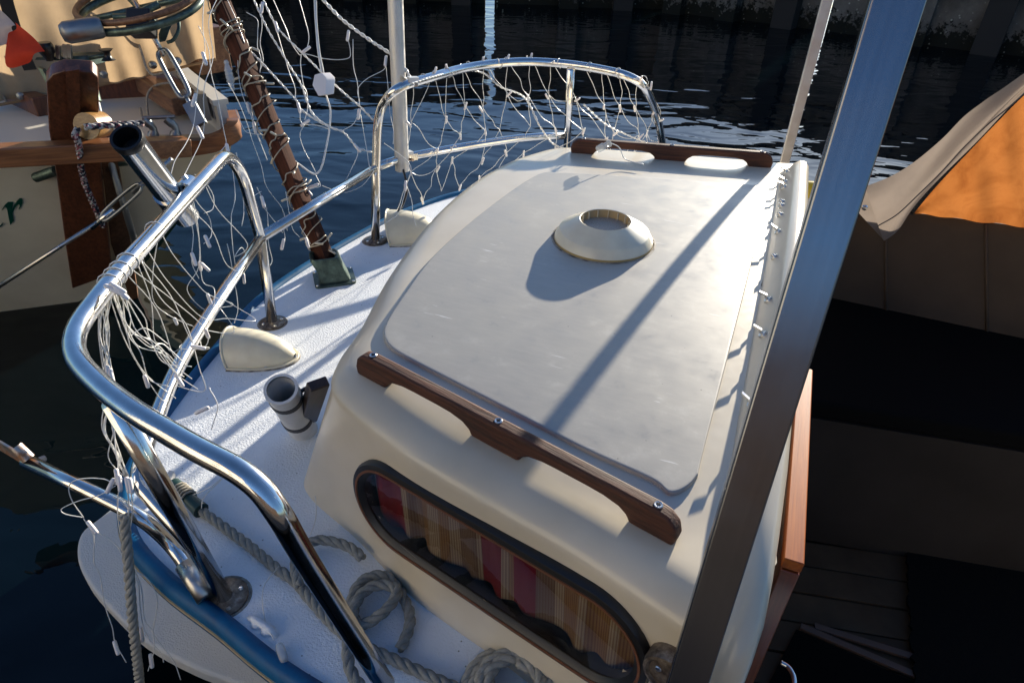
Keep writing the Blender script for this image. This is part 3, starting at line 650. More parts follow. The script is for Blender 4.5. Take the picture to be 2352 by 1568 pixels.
# ---------------------------------------------------------------- stern rails
TR = .0145
def flange(p, r=.036, scr=4, nm='flange'):
    p = V(p); o = MB().lathe([(.0001, .007), (.016, .008), (.019, .006), (r * .93, .005), (r, .003), (r, 0)], p, Z1, 28).build(nm, M['dirty'], boat)
    MB().lathe([(r + .0005, 0), (r + .004, .0012), (r + .0055, 0)], p + Z1 * .0004, Z1, 28).build('sealant', M['grime'], o)
    for k in range(scr):
        a = 2 * math.pi * k / scr + .6; MB().lathe([(.0001, .0025), (.0035, .0022), (.0045, 0)], p + V((math.cos(a) * r * .70, math.sin(a) * r * .70, .0055)), Z1, 10).build('screw', M['screw'], o)
RZ = 1.165
# near pushpit hoop
fl0 = at(626, 742, DZ); fl1 = at(517, 1372, DZ); fl2 = at(1010, 1760, DZ)
hoop = [V((fl0.x, fl0.y, DZ))] + [at(598, 545, .885)] + [at(556, 395, 1.09), at(520, 352, RZ)] + [at(250, 650, RZ), at(144, 795, RZ), at(262, 918, RZ), at(450, 1030, RZ - .002), at(545, 1078, RZ - .006), at(600, 1120, RZ - .022), at(645, 1185, 1.112), at(692, 1268, 1.035), at(785, 1415, .88), at(885, 1570, .72)]
hp = fillet(hoop, [.02, .06, .10, .30, .075, .3, .3, .3, .3, .3, .3, .3], 6)
MB().tube(hp, TR, 18).build('top_rail', M['steel'], boat, 180)
s1t = at(262, 925, RZ - .008); MB().tube([V((fl1.x, fl1.y, DZ)), lerp(V((fl1.x, fl1.y, DZ)), s1t, .5), s1t], TR * .98, 18).build('stanchion', M['steel'], boat, 180)
flange(fl1, .040); flange(fl0, .036)
# short weld sleeves / joint line on the tube
# mid rail all round the stern
m_pts = [lerp(V((fl1.x, fl1.y, DZ)), s1t, .34)] + [at(316, 1105, .855), at(330, 1040, .875), at(400, 850, .885), at(500, 690, .885), at(600, 545, .885)]
MB().tube(fillet(m_pts, [.03, .08, .3, .3], 8), TR * .98, 16).build('mid_rail', M['steel'], boat, 180)
f1 = at(862, 553, DZ); f1 = V((f1.x, f1.y, DZ))
MB().tube([at(600, 545, .885), at(735, 462, .885), at(866, 383, .885)], TR * .98, 16).build('mid_rail', M['steel'], boat, 180)
m2 = [at(866, 383, .885), at(930, 361, .885), at(1080, 334, .885), at(1215, 314, .885), at(1302, 312, .865)]
MB().tube(fillet(m2, [.2, .3, .10], 8), TR * .98, 16).build('mid_rail', M['steel'], boat, 180)
far = [f1, at(864, 385, .885), at(868, 255, 1.065), at(905, 203, RZ), at(1080, 152, RZ), at(1210, 140, RZ), at(1330, 150, RZ), at(1470, 178, RZ), at(1508, 255, .99), at(1528, 360, DZ + .08), at(1532, 385, DZ)]
MB().tube(fillet(far, [.02, .10, .10, .3, .2, .3, .13, .2, .05], 9), TR, 18).build('top_rail', M['steel'], boat, 180)
flange(f1, .040)
fb_ = at(1300, 395, DZ); MB().tube([at(1311, 158, RZ - .01), V((fb_.x, fb_.y, DZ)) if False else at(1302, 345, .80)], TR * .95, 16).build('stanchion', M['steel'], boat, 180)
pm = at(1302, 345, .80); MB().tube([pm, V((pm.x + .01, pm.y + .03, DZ))], TR * .95, 16).build('stanchion', M['steel'], boat, 180)
flange(V((pm.x + .01, pm.y + .03, DZ)))
# bent stainless boarding-ladder arm reaching out over the water, in its socket
sk = at(478, 1372, DZ); arm = [at(468, 1362, DZ + .022), at(400, 1255, .70), at(330, 1190, .775), at(240, 1143, .80), at(60, 1058, .82)]
arm = fillet(arm, [.12, .12, .3], 8)
la = MB().tube(arm, .0130, 16).build('ladder_arm', M['steel'], boat, 180)
MB().tube([at(474, 1372, DZ + .018), at(424, 1296, .690)], .0165, 16).build('socket', M['steel2'], la, 180)
bp_ = [at(430, 1330, DZ + .002), at(500, 1378, DZ + .002), at(520, 1350, DZ + .002), at(455, 1290, DZ + .002)]; MB().prism(bp_, (0, 0, .005)).build('base_plate', M['steel2'], la, 0)
tip = arm[-1]; td = (arm[-1] - arm[-2]).normalized(); ts = td.cross(Z1).normalized()
b1 = MB(); e0 = tip
b1.sweep([tip - td * .035, tip + td * .005, tip + td * .03 + Z1 * .006, tip + td * .07 + Z1 * .004 + ts * .004], [(-.002, -.014), (.002, -.014), (.002, .014), (-.002, .014)], up=Z1); b1.build('bracket', M['rust'], la, 0)
MB().tube([tip + ts * -.006 - td * .01, tip + ts * .024 - td * .01 - Z1 * .01], .006, 8).build('bolt', M['rust'], la)
MB().lathe([(.008, 0), (.011, 0), (.011, .03), (.008, .03), (.008, 0)], tip + td * -.012 + Z1 * .010, td.lerp(Z1, .5), 14).build('tube_end', M['rust'], la)
# horn cleat painted over and the green pad
cl = at(604, 1440, DZ); cu = (at(640, 1480, DZ) - at(560, 1425, DZ)).normalized()
MB().tube([cl - cu * .034, cl - cu * .018 + Z1 * .009, cl + cu * .018 + Z1 * .009, cl + cu * .034], [.004, .0065, .0065, .004], 10).lathe([(.012, 0), (.008, .010)], cl - cu * .012, Z1, 12, True).lathe([(.012, 0), (.008, .010)], cl + cu * .012, Z1, 12, True).build('small_cleat', M['deck'], boat, 180)
fc = at(392, 1110, DZ); MB().prism([at(x, y, DZ + .001) for x, y in [(392, 1088), (404, 1092), (388, 1128), (376, 1122)]], (0, 0, .012)).build('rail_pad', M['plat'], boat)

# rod holder clamped to the top rail
u0, u1 = dep(291, 318, 1.18), dep(428, 497, 1.42); ua = (u1 - u0).normalized()
rh = root('rod_holder', lerp(u0, u1, .5), 'polished steel rod holder tube clamped to the left top rail', 'rod holder')
MB().lathe([(.0245, .004), (.0262, .004), (.0262, (u1 - u0).length), (.0245, (u1 - u0).length)], u0, ua, 28).build('tube', M['steel'], rh, 50)
MB().lathe([(.0225, .03), (.0225, -.003), (.0275, -.003), (.0285, .003), (.0275, .012), (.0262, .013)], u0, ua, 28).build('rubber_liner', M['black'], rh, 50)
MB().lathe([(.0001, .05), (.0245, .05)], u0, ua, 20).build('tube_floor', M['black'], rh, 0)
cp = at(428, 432, RZ); cdir = (at(250, 650, RZ) - at(520, 352, RZ)).normalized(); cm = u0 + ua * ((cp - u0).dot(ua))
MB().lathe([(.0150, -.022), (.0200, -.022), (.0205, .022), (.0150, .022)], cp, cdir, 20).build('rail_clamp', M['steel'], rh, 50)
MB().tube([cm, lerp(cm, cp, .5), cp], [.020, .017, .015], 14).build('clamp_neck', M['steel'], rh, 180)
MB().lathe([(.0262, -.018), (.0300, -.018), (.0300, .018), (.0262, .018)], cm, ua, 24).build('tube_clamp', M['steel'], rh, 50)
sdv = cdir.cross((cp - cm).normalized()).normalized()
MB().tube([cp + sdv * -.022 + (cp - cm).normalized() * .010, cp + sdv * .022 + (cp - cm).normalized() * .010], .006, 10).build('bolt', M['screw'], rh)

# white pipe rod holder strapped to a wooden pad on the cabin corner
t0, t1 = at(645, 893, .855), at(697, 985, DZ + .004); ta = (t1 - t0).normalized()
pv = root('pipe_holder', t1, 'white plastic pipe rod holder standing open on deck by cabin corner', 'rod holder')
Lp = (t1 - t0).length
MB().lathe([(.0275, .0), (.0335, 0), (.0340, .006), (.0325, .014), (.0318, Lp), (.0275, Lp), (.0270, .005)], t0, ta, 32).build('pipe', M['pvc'], pv, 50)
MB().lathe([(.0001, .13), (.0275, .13)], t0, ta, 20).build('pipe_floor', M['black'], pv, 0)
for dd in (.045, .155): MB().lathe([(.0320, -.008), (.0337, -.008), (.0337, .008), (.0320, .008)], t0 + ta * dd, ta, 28).build('strap', M['strap'], pv, 50)
q0, q1 = at(722, 884, .88), at(697, 968, .70); pd = (q1 - q0).normalized(); px_ = V((.75, .55, 0)).normalized(); pn = pd.cross(px_).normalized()
padm = wood('dark varnished pad', (.012, .006, .004), (.045, .020, .012), pd, .4, coat=.4)
o = MB().box(lerp(q0, q1, .5) + px_ * .008, pd, px_, pn, (q1 - q0).length, .040, .022).build('wooden_pad', padm, pv); bevel(o, .003)
for dd in (.03, .16):
    c_ = t0 + ta * (dd + .012); MB().tube(cr([c_ + px_ * .028, c_ + px_ * .045 + Z1 * .004, q0 + pd * dd - pn * .008 - px_ * .004], 4), .0045, 8).build('strap_tail', M['strap'], pv, 180)
    MB().lathe([(.0001, .004), (.006, .003), (.007, 0)], q0 + pd * dd - pn * .011, -pn, 10).build('bolt', M['screw'], pv)

# clear connector and fuel cap
k0 = at(640, 1478, DZ + .010); k1 = at(655, 1520, DZ + .010); kd = (k1 - k0).normalized()
wc = root('wire_connector', k0, 'clear plastic wire connector lying on deck near the blue edge', 'connector')
MB().lathe([(.003, 0), (.006, .002), (.0075, .010), (.0075, .026), (.006, .034), (.003, .036)], k0, kd, 14, True).build('shell', M['clear'], wc, 60)
MB().box(lerp(k0, k1, .6), kd, kd.cross(Z1), Z1, .018, .008, .005).build('contact', M['screw'], wc, 0)
fcn = (wn_ * .85 + Z1 * .5).normalized(); fcp = onpl(1540, 1545, pA + wn_ * .012, wn_)
fcap = MB().lathe([(.0001, .007), (.020, .007), (.026, .006), (.029, .010), (.033, .009), (.035, .002), (.035, -.02)], fcp, wn_, 32).build('filler_cap', M['dirty'], boat, 50)
MB().lathe([(.0001, .0085), (.0035, .0085), (.005, .0065)], fcp + wx * -.014 + wy * .004, wn_, 12).build('screw', M['screw'], fcap)

# flat brushed post between camera and cabin
pt, pb = dep(2060, 0, .535), dep(1578, 1568, .728); pdn = (pb - pt).normalized()
ptop = pt - pdn * .9; pfoot = pb + pdn * ((DZ - pb.z) / pdn.z)
post = root('canopy_post', pfoot, 'flat brushed steel canopy post rising in front of the cabin edge', 'post')
fx = CR_ - pdn * CR_.dot(pdn); fx.normalize(); fz = fx.cross(pdn).normalized()
fx2 = (fx * math.cos(.30) - fz * math.sin(.30)).normalized(); fz2 = fx2.cross(pdn).normalized()
g = M['post'] = mat('brushed steel bar', (.25, .255, .27), .22, 1.0); tc = N(g, 'ShaderNodeTexCoord'); vr = N(g, 'ShaderNodeVectorRotate'); vr.rotation_type = 'EULER_XYZ'; vr.inputs['Rotation'].default_value = V((1, 0, 0)).rotation_difference(pdn).inverted().to_euler(); L(g, tc.outputs['Object'], vr.inputs['Vector'])
mp = N(g, 'ShaderNodeMapping'); mp.inputs['Scale'].default_value = (.012, 1, 1); L(g, vr.outputs[0], mp.inputs[0]); n1 = noise(g, mp.outputs[0], 190, 5, .6); n2 = noise(g, tc.outputs['Object'], 9, 4, .6)
L(g, ramp(g, n1, [(.25, (.20, .205, .22)), (.75, (.245, .25, .265))]), P(g).inputs['Base Color']); L(g, ramp(g, n2, [(.3, (.17, .17, .17)), (.7, (.28, .28, .28))]), P(g).inputs['Roughness']); bump(g, n1, .00002, .2)
o = MB().box(lerp(ptop, pfoot, .5), pdn, fx2, fz2, (pfoot - ptop).length, .0405, .018).build('bar', M['post'], post); bevel(o, .003, 3)
MB().box(pfoot + Z1 * .003, UX, UW, Z1, .09, .06, .006).build('foot_plate', M['steel2'], post, 0)

# slim alloy post behind the far handrail and the round alloy pole on the rail
sp_, sdir = at(1745, 400, 1.02), V((math.cos(SUN_AZ), math.sin(SUN_AZ), 0))
d_ = ray(1850, 190); nh = V((-d_.y, d_.x, 0)); tt = -(sp_.x * nh.x + sp_.y * nh.y) / (sdir.x * nh.x + sdir.y * nh.y); bs = V((sp_.x + sdir.x * tt, sp_.y + sdir.y * tt, 0))
slim = root('slim_post', V((bs.x, bs.y, DZ)), 'slim flat aluminium post rising behind the far handrail', 'post')
lean = V((.03, .0, 1)).normalized()
o = MB().box(V((bs.x, bs.y, DZ)) + Z1 * .9, (0, 0, 1), CR_ - Z1 * CR_.z, Z1.cross(CR_ - Z1 * CR_.z), 1.8, .032, .012).build('bar', M['alu'], slim); bevel(o, .002)
MB().box(V((bs.x, bs.y, DZ + .004)), UX, UW, Z1, .07, .05, .008).build('foot_plate', M['alu'], slim, 0)
a0, a1 = dep(924, 392, 2.36), dep(908, 0, 2.10); ad_ = (a1 - a0).normalized()
ap = root('antenna_pole', a0, 'round grey aluminium pole strapped to the far stern rail', 'pole')
MB().lathe([(.021, 0), (.0245, 0), (.0245, 2.2), (.021, 2.2), (.021, 0)], a0, ad_, 24).build('pole', M['alu'], ap, 50)
for px, py, z in ((942, 193, RZ), (940, 362, .885)):
    q = at(px, py, z); c_ = a0 + ad_ * ((q - a0).dot(ad_)); dd = (q - c_).normalized(); s2 = ad_.cross(dd)
    MB().box(lerp(c_, q, .62) , dd, s2, ad_, .085, .012, .022).build('strap', M['steel2'], ap, 0)
    MB().tube([q - s2 * .024 - ad_ * .004, q + s2 * .024 - ad_ * .004], .005, 8).build('bolt', M['rust'], ap)
    MB().box(q + ad_ * .012 + s2 * .01, dd, s2, ad_, .03, .03, .016).build('clamp_block', M['pvc'], ap, 0)
MB().tube(cr([a0 + ad_ * .02, at(935, 430, .82), at(925, 470, .76), at(908, 495, .72), at(906, 512, DZ + .01)], 6), .004, 8).build('cable', M['black'], ap, 180)

# ================================================================== cockpit to the right
ck = root('cockpit', (1.2, 1.2, .2), 'dark shaded cockpit interior with seat and plank floor right of cabin', 'cockpit')
FZ = .22
qn = UW; Q0 = V((.93, 1.76, 0))                      # inner face of the far cockpit side
def onq(px, py, off=0): return onpl(px, py, Q0 - qn * off, qn)
# lining above the seat
lt = [onq(1830, 462), onq(2085, 487), onq(2352, 521), onq(2900, 590)]
lb_ = [onq(1830, 740), onq(2100, 788), onq(2352, 842), onq(2900, 960)]
zl = min(p.z for p in lb_)
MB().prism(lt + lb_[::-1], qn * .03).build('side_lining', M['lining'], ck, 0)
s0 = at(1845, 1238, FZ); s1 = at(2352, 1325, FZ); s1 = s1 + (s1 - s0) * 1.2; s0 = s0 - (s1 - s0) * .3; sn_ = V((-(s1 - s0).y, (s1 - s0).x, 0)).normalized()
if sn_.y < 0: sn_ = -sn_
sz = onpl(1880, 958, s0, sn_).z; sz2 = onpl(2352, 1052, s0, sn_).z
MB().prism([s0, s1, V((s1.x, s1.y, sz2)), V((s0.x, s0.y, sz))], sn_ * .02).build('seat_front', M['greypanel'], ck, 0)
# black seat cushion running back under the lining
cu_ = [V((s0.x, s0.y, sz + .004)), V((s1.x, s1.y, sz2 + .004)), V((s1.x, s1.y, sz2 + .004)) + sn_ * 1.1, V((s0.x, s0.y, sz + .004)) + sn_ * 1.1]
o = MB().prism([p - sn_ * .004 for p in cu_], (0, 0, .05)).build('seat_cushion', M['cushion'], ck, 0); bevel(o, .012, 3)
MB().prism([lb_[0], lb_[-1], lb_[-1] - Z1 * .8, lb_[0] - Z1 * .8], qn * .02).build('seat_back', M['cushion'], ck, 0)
# piped seams in the lining
su = (s1 - s0).normalized()
for k in (.22, .45, .68): MB().tube([lerp(lt[0], lt[-1], k) - qn * .002, lerp(lb_[0], lb_[-1], k) - qn * .002], .004, 6).build('piping', M['lining'], ck, 180)
# plank floor
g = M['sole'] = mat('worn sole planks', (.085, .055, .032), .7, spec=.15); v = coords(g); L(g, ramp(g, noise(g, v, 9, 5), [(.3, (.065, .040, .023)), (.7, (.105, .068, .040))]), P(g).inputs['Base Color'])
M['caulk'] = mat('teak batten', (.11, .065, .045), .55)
pd_ = (at(2080, 1285, FZ) - at(1850, 1250, FZ)).normalized(); pw = V((-pd_.y, pd_.x, 0)); pw = pw if pw.y < 0 else -pw
base = at(1850, 1240, FZ)
for k in range(9):
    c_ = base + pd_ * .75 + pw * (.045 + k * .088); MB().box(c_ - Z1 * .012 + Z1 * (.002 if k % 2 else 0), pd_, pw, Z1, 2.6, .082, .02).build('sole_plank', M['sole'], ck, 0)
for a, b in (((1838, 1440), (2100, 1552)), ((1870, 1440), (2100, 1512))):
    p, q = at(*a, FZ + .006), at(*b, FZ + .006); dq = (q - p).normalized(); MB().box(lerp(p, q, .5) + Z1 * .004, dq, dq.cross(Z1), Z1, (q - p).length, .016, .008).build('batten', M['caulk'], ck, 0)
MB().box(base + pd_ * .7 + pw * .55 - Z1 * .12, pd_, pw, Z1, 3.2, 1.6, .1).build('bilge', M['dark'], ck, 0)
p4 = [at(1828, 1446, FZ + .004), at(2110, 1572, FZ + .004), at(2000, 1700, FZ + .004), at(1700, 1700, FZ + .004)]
MB().prism(p4, (0, 0, .003)).build('dark_opening', M['cushion'], ck, 0)  # near-black sheet, the opening's shade at the floor edge put into colour
# floor mat with frayed edge
m0 = [at(2080, 1266, FZ + .012), at(2500, 1345, FZ + .012), at(2560, 1750, FZ + .012), at(2103, 1680, FZ + .012)]
edge = [lerp(m0[3], m0[0], i / 40) + pd_ * random.uniform(-.006, .006) for i in range(41)]
fm = MB().prism(m0[1:3] + edge, (0, 0, .008)).build('floor_mat', M['mat'], None, 0); tag(fm, 'black floor mat with frayed edge on the cockpit planks', 'mat')
# wooden cabin door standing open along the bulkhead
d0, d1 = at(1853, 845, 1.0), at(1828, 1290, 1.0); dd = (d1 - d0).normalized(); dn = V((-dd.y, dd.x, 0)); dn = dn if dn.x > 0 else -dn
vm = wood('varnished mahogany', (.24, .045, .008), (.46, .125, .018), dd, .5, coat=.1, scale=30, bmp=.0005)
vm2 = wood('varnished mahogany upright', (.10, .020, .005), (.28, .062, .012), (0, 0, 1), .35, coat=.4, scale=30, bmp=.0005)
P(vm).inputs['Specular IOR Level'].default_value = .2
door = root('cabin_door', (d0 + d1) / 2 - Z1 * .7, 'varnished wooden cabin door standing open edge-on beside the bulkhead', 'door')
dc = (d0 + d1) / 2 + dn * -.002
o = MB().box(dc - Z1 * .009, dd, dn, Z1, (d1 - d0).length, .025, .018).build('top_rail', vm, door); bevel(o, .002)
o = MB().box(dc - Z1 * .37, dd, dn, Z1, (d1 - d0).length - .05, .018, .70).build('panel', vm2, door, 0)
o = MB().box(d1 - Z1 * .37 - dd * .020 - dn * .002, dd, dn, Z1, .044, .0235, .70).build('stile', vm2, door); bevel(o, .002)
o = MB().box(d0 - Z1 * .37 + dd * .020 - dn * .002, dd, dn, Z1, .044, .0235, .70).build('stile', vm2, door); bevel(o, .002)
o = MB().box(at(1795, 1022, .93), UX, UW, Z1, .030, .022, .03).build('catch', M['steel2'], door); bevel(o, .003)
MB().tube(fillet([d0 - dn * .02 - dd * .01, d0 - dn * .02 - dd * .01 - Z1 * .06], .01), .006, 10).build('hinge_pin', M['copper'], door)
for k in range(7):
    MB().box(lerp(at(1822, 900, .95), at(1806, 1015, .95), k / 6), dd, dn, Z1, .010, .004, .003).build('hinge', M['rust'], door, 0)
sh_ = [at(1793, 1520, .62), at(1812, 1532, .62), at(1824, 1556, .62), at(1824, 1590, .62)]
sk_ = MB().tube(cr(sh_, 6), .0045, 8).build('door_hook', M['steel'], door, 180)
# canvas: orange panel lit through by the sun, zip, folded grey flap
og = []
ed = [(2060, 520), (2092, 488), (2140, 430), (2200, 365), (2262, 300), (2320, 240), (2400, 160), (2600, -60)]
bt = [(2092, 490), (2102, 491), (2160, 497), (2230, 507), (2300, 515), (2370, 524), (2480, 540), (2700, 575)]
cn = root('cockpit_canopy', onq(2300, 520), 'orange cockpit canvas glowing in sunlight with grey flap and black zip', 'canopy')
e2 = cr([onq(*p, .03) for p in ed[1:]], 6); b2 = cr([onq(*p, .03) for p in bt[1:]], 6); nn_ = len(e2); gv = []
for i in range(nn_):
    for j in range(11):
        t = j / 10; p = lerp(e2[i], b2[i], t); gv.append(p + qn * (.018 * math.sin(3.1 * t + i * .25) * t * (1 - t) * 4 + .006 * math.sin(i * .8)))
MB().add(gv, [[i * 11 + j, i * 11 + j + 1, (i + 1) * 11 + j + 1, (i + 1) * 11 + j] for i in range(nn_ - 1) for j in range(10)]).build('orange_panel', M['orange'], cn, 180)
MB().tube([p - qn * .006 for p in e2], .0060, 6).build('zip', M['zip'], cn, 180)
zt = MB()
for p in resample([q - qn * .012 for q in e2], .009): zt.box(p, UX, qn, Z1, .006, .006, .0035)
zt.build('zip_teeth', M['zip'], cn, 0)
fo = [(1988, 428), (2050, 398), (2110, 362), (2165, 318), (2215, 265), (2262, 232), (2310, 205), (2352, 172), (2420, 110), (2600, -120)]
fi = [(2030, 552), (2062, 528), (2098, 482), (2150, 425), (2206, 362), (2266, 298), (2312, 252), (2352, 212), (2440, 130), (2620, -90)]
fo3 = cr([onq(*p, .05) for p in fo], 5); fi3 = cr([onq(*p, .07) for p in fi], 5); nn_ = len(fo3); gv = []
for i in range(nn_):
    for j in range(13):
        t = j / 12; p = lerp(fo3[i], fi3[i], t); gv.append(p - qn * (.030 * math.sin(math.pi * t) + .010 * math.sin(t * 9 + i * .16) + .008 * math.sin(i * .35)))
MB().add(gv, [[i * 13 + j, i * 13 + j + 1, (i + 1) * 13 + j + 1, (i + 1) * 13 + j] for i in range(nn_ - 1) for j in range(12)]).build('flap', M['flap'], cn, 180)
end = [onq(1966, 478, .055), onq(1988, 428, .05), onq(2030, 552, .07)]
MB().add([onq(1988, 428, .052), onq(1964, 480, .057), onq(2030, 552, .072)], [[0, 1, 2]]).build('flap_corner', M['flap'], cn, 0)
seam = MB().tube([lerp(a, b, .62) - qn * .040 for a, b in zip(fo3, fi3)], .0016, 5).build('seam', M['strap'], cn, 180)
MB().lathe([(.0001, .007), (.006, .006), (.008, 0)], onq(1986, 477, .072), -qn, 14).build('snap_button', M['screw'], cn)
yl = at(1868, 447, DZ + .03); yo = MB().lathe([(.001, 0), (.03, .01), (.05, .05), (.055, .12), (.05, .19), (.03, .23), (.012, .25)], yl - UX * .08, UX, 20, True).build('deck_fender', M['yellow'], None, 60); tag(yo, 'yellow fender on far side deck peeping between coaming and steel post', 'fender')

# ================================================================== sailing boat at left
TA, TB, TC = at(0, 355, .85), at(480, 320, .85), at(200, 690, 0)
thx = (TB - TA).normalized(); tnn = thx.cross((TC - TA)).normalized()
if tnn.y > 0: tnn = -tnn
def ont(px, py, off=0): return onpl(px, py, TA + tnn * off, tnn)
sb = root('sailing_boat', V((-2.2, 3.0, 0)), 'white sailing boat with wooden rudder, bronze fittings and green lettering', 'boat')
tback = V((-.60, .80, 0)).normalized()
teak = wood('oiled teak trim', (.13, .045, .016), (.33, .135, .048), thx, .45, coat=.25, scale=26)
rudm = wood('dark rudder wood', (.055, .017, .008), (.17, .058, .024), (0, .2, 1), .4, coat=.3, scale=26)
brw = wood('brown deck timber', (.10, .045, .022), (.25, .125, .065), tback, .5, scale=26)
# hull behind the transom outline
ol = [(-420, 380), (-200, 372), (0, 362), (200, 348), (400, 332), (536, 312), (528, 350), (500, 388), (470, 420), (420, 474), (365, 540), (300, 605), (230, 662), (150, 712), (60, 740), (-100, 762), (-420, 770)]
tp = [ont(*p) for p in ol]
hullr = [tp] + [[p + tback * d + thx * (dx * (1 if k in (4, 5, 6, 7, 8, 9) else .4)) + Z1 * (-.0) for k, p in enumerate(tp)] for d, dx in ((.4, -.05), (1.2, -.2), (3.0, -.6), (5, -1.4))]
MB().loft(hullr, True, False).build('hull', M['hull2'], sb, 40)
gl_ = [(300, 598), (365, 536), (405, 494), (408, 512), (372, 560), (318, 622), (262, 672), (200, 712), (120, 748), (20, 775), (-60, 780), (-60, 756), (60, 742), (150, 714), (230, 664)]
MB().prism([ont(*p, .006) for p in gl_], -tnn * .2).build('underbody', M['green'], sb, 0)
# rudder with cheeks, straps and edge board
rud = MB().prism([ont(*p, .10) for p in [(106, 190), (120, 172), (150, 162), (212, 166), (226, 180), (229, 330), (236, 430), (258, 630), (166, 664), (150, 560), (128, 395), (112, 300)]], -tnn * .055).build('rudder', rudm, sb); bevel(rud, .006)
MB().prism([ont(*p, .04) for p in [(228, 330), (264, 330), (300, 560), (318, 690), (300, 690), (255, 560)]], -tnn * .05).build('rudder_post', brw, sb)
MB().prism([ont(*p, .115) for p in [(150, 165), (182, 160), (186, 330), (160, 330)]], -tnn * .02).build('cheek', rudm, rud)
for a, b in (((82, 408), (128, 392)), ((230, 378), (300, 368))):
    MB().tube([ont(*a, .012), ont(*b, .03)], .018, 10).build('pintle', M['bronze'], rud, 60)
MB().tube([ont(232, 285, .10), ont(198, 290, .16)], .042, 20).build('tiller_butt', wood('pale varnished butt', (.22, .10, .03), (.42, .24, .08), thx, .35, coat=.4), rud, 50)
# stern beam passing outside the rudder, bending round the corner as rubbing strake
bm_ = [ont(-420, 372, .15), ont(0, 357, .15), ont(200, 347, .15), ont(330, 341, .15), ont(430, 336, .10)]
o = MB().sweep(cr(bm_, 4), [(-.035, -.032), (.035, -.032), (.035, .032), (-.035, .032)], up=Z1).build('stern_beam', teak, sb); bevel(o, .005)
st_ = [ont(430, 338, .03), ont(490, 328, .03), ont(530, 308, .02), ont(538, 290, -.03), ont(536, 270, -.25)]
MB().sweep(cr(st_, 5), [(-.02, -.030), (.02, -.030), (.025, 0), (.02, .030), (-.02, .030)], up=Z1).build('rubbing_strake', teak, sb, 60)
# toe rail, deck, bulwark
dk = [ont(-420, 350, -.02), ont(100, 330, -.02), ont(536, 298, -.02)]; dk += [dk[2] + tback * 3, dk[0] + tback * 3]
MB().prism([p - Z1 * .02 for p in dk], (0, 0, -.03)).build('deck', M['whitepaint'], sb, 0)
c0_ = ont(534, 302, -.03); MB().sweep([c0_ - thx * .02, c0_ + tback * .5 - thx * .02, c0_ + tback * 1.6 + thx * .02], [(-.018, -.05), (.018, -.05), (.018, .10), (-.018, .10)]).build('bulwark', M['whitepaint'], sb, 0)
MB().sweep([c0_ - thx * .02 + Z1 * .108, c0_ + tback * .5 - thx * .02 + Z1 * .108, c0_ + tback * 1.6 + thx * .02 + Z1 * .108], [(-.028, -.008), (.028, -.008), (.028, .012), (-.028, .012)]).build('cap_rail', M['whitepaint'], sb, 0)
# timbers on deck
def beam(name, a, b, wd, h, m_, par=sb):
    a, b = V(a), V(b); o = MB().sweep([a, b], [(-wd / 2, 0), (wd / 2, 0), (wd / 2, h), (-wd / 2, h)]).build(name, m_, par); bevel(o, .006); return o
beam('deck_beam', at(440, 262, .88), at(352, 205, .90), .13, .07, brw)
beam('deck_beam', at(500, 168, .88), at(452, 150, .88), .16, .20, brw)
beam('deck_beam', at(-30, 215, .84), at(110, 275, .84), .06, .09, rudm)
MB().box(at(292, 225, .85) + Z1 * .12, thx, tback, Z1, .24, .05, .34).build('companion_board', rudm, sb, 0)
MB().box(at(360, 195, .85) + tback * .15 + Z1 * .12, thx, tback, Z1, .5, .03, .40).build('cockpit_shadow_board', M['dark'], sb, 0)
# bronze fairlead on the corner
f0, f1_ = at(335, 318, .87), at(462, 316, .87); fd = (f1_ - f0).normalized(); fm_ = MB()
fm_.box(lerp(f0, f1_, .5), fd, fd.cross(Z1), Z1, (f1_ - f0).length, .04, .012)
for k in (.12, .52): fm_.tube(cr([lerp(f0, f1_, k), lerp(f0, f1_, k) + Z1 * .035 + fd * .012, lerp(f0, f1_, k) + Z1 * .070 - fd * .012], 4), [.020, .013, .016], 10)
fm_.tube([lerp(f0, f1_, .04) + Z1 * .074, lerp(f0, f1_, .62) + Z1 * .078], .0075, 8).build('fairlead', M['galv'], sb, 60)
cl_ = at(470, 262, .92); MB().box(cl_ + Z1 * .03, thx, tback, Z1, .03, .05, .10).box(cl_ + thx * .05 + Z1 * .02, thx, tback, Z1, .05, .05, .07).build('bollard', M['galv'], sb, 0)
# steering rod and its brackets
MB().tube([dep(193, 130, 2.42), dep(222, 240, 2.44), dep(262, 400, 2.50), dep(330, 620, 2.72)], .0125, 12).build('steering_rod', M['galv'], sb, 180)
MB().lathe([(.0125, -.02), (.026, -.02), (.026, .02), (.0125, .02)], dep(212, 222, 2.435), dep(222, 240, 2.44) - dep(193, 130, 2.42), 14).build('rod_collar', M['bronze'], sb, 50)
MB().prism([dep(80, 138, 2.36), dep(84, 132, 2.36), dep(200, 128, 2.40), dep(208, 134, 2.40), dep(207, 152, 2.40), dep(170, 155, 2.40), dep(150, 140, 2.38)], V((.02, .07, .0))).build('vane_arm', M['bronze'], sb)
MB().prism([dep(86, 155, 2.33), dep(98, 160, 2.33), dep(142, 232, 2.36), dep(134, 240, 2.36)], V((.0, .015, .0))).build('vane_link', M['bronze'], sb)
kb = MB().lathe([(.0001, .04), (.022, .04), (.026, .03), (.026, .01), (.020, 0), (.012, -.02)], dep(110, 126, 2.35), Z1, 14); kb.build('knob', M['black'], sb, 40)
for px, py in ((134, 120), (150, 118), (160, 118)): MB().box(dep(px, py, 2.36), (.3, 0, 1), (1, 0, -.3), (0, 1, 0), .045, .014, .010).build('wing_nut', M['galv'], sb)
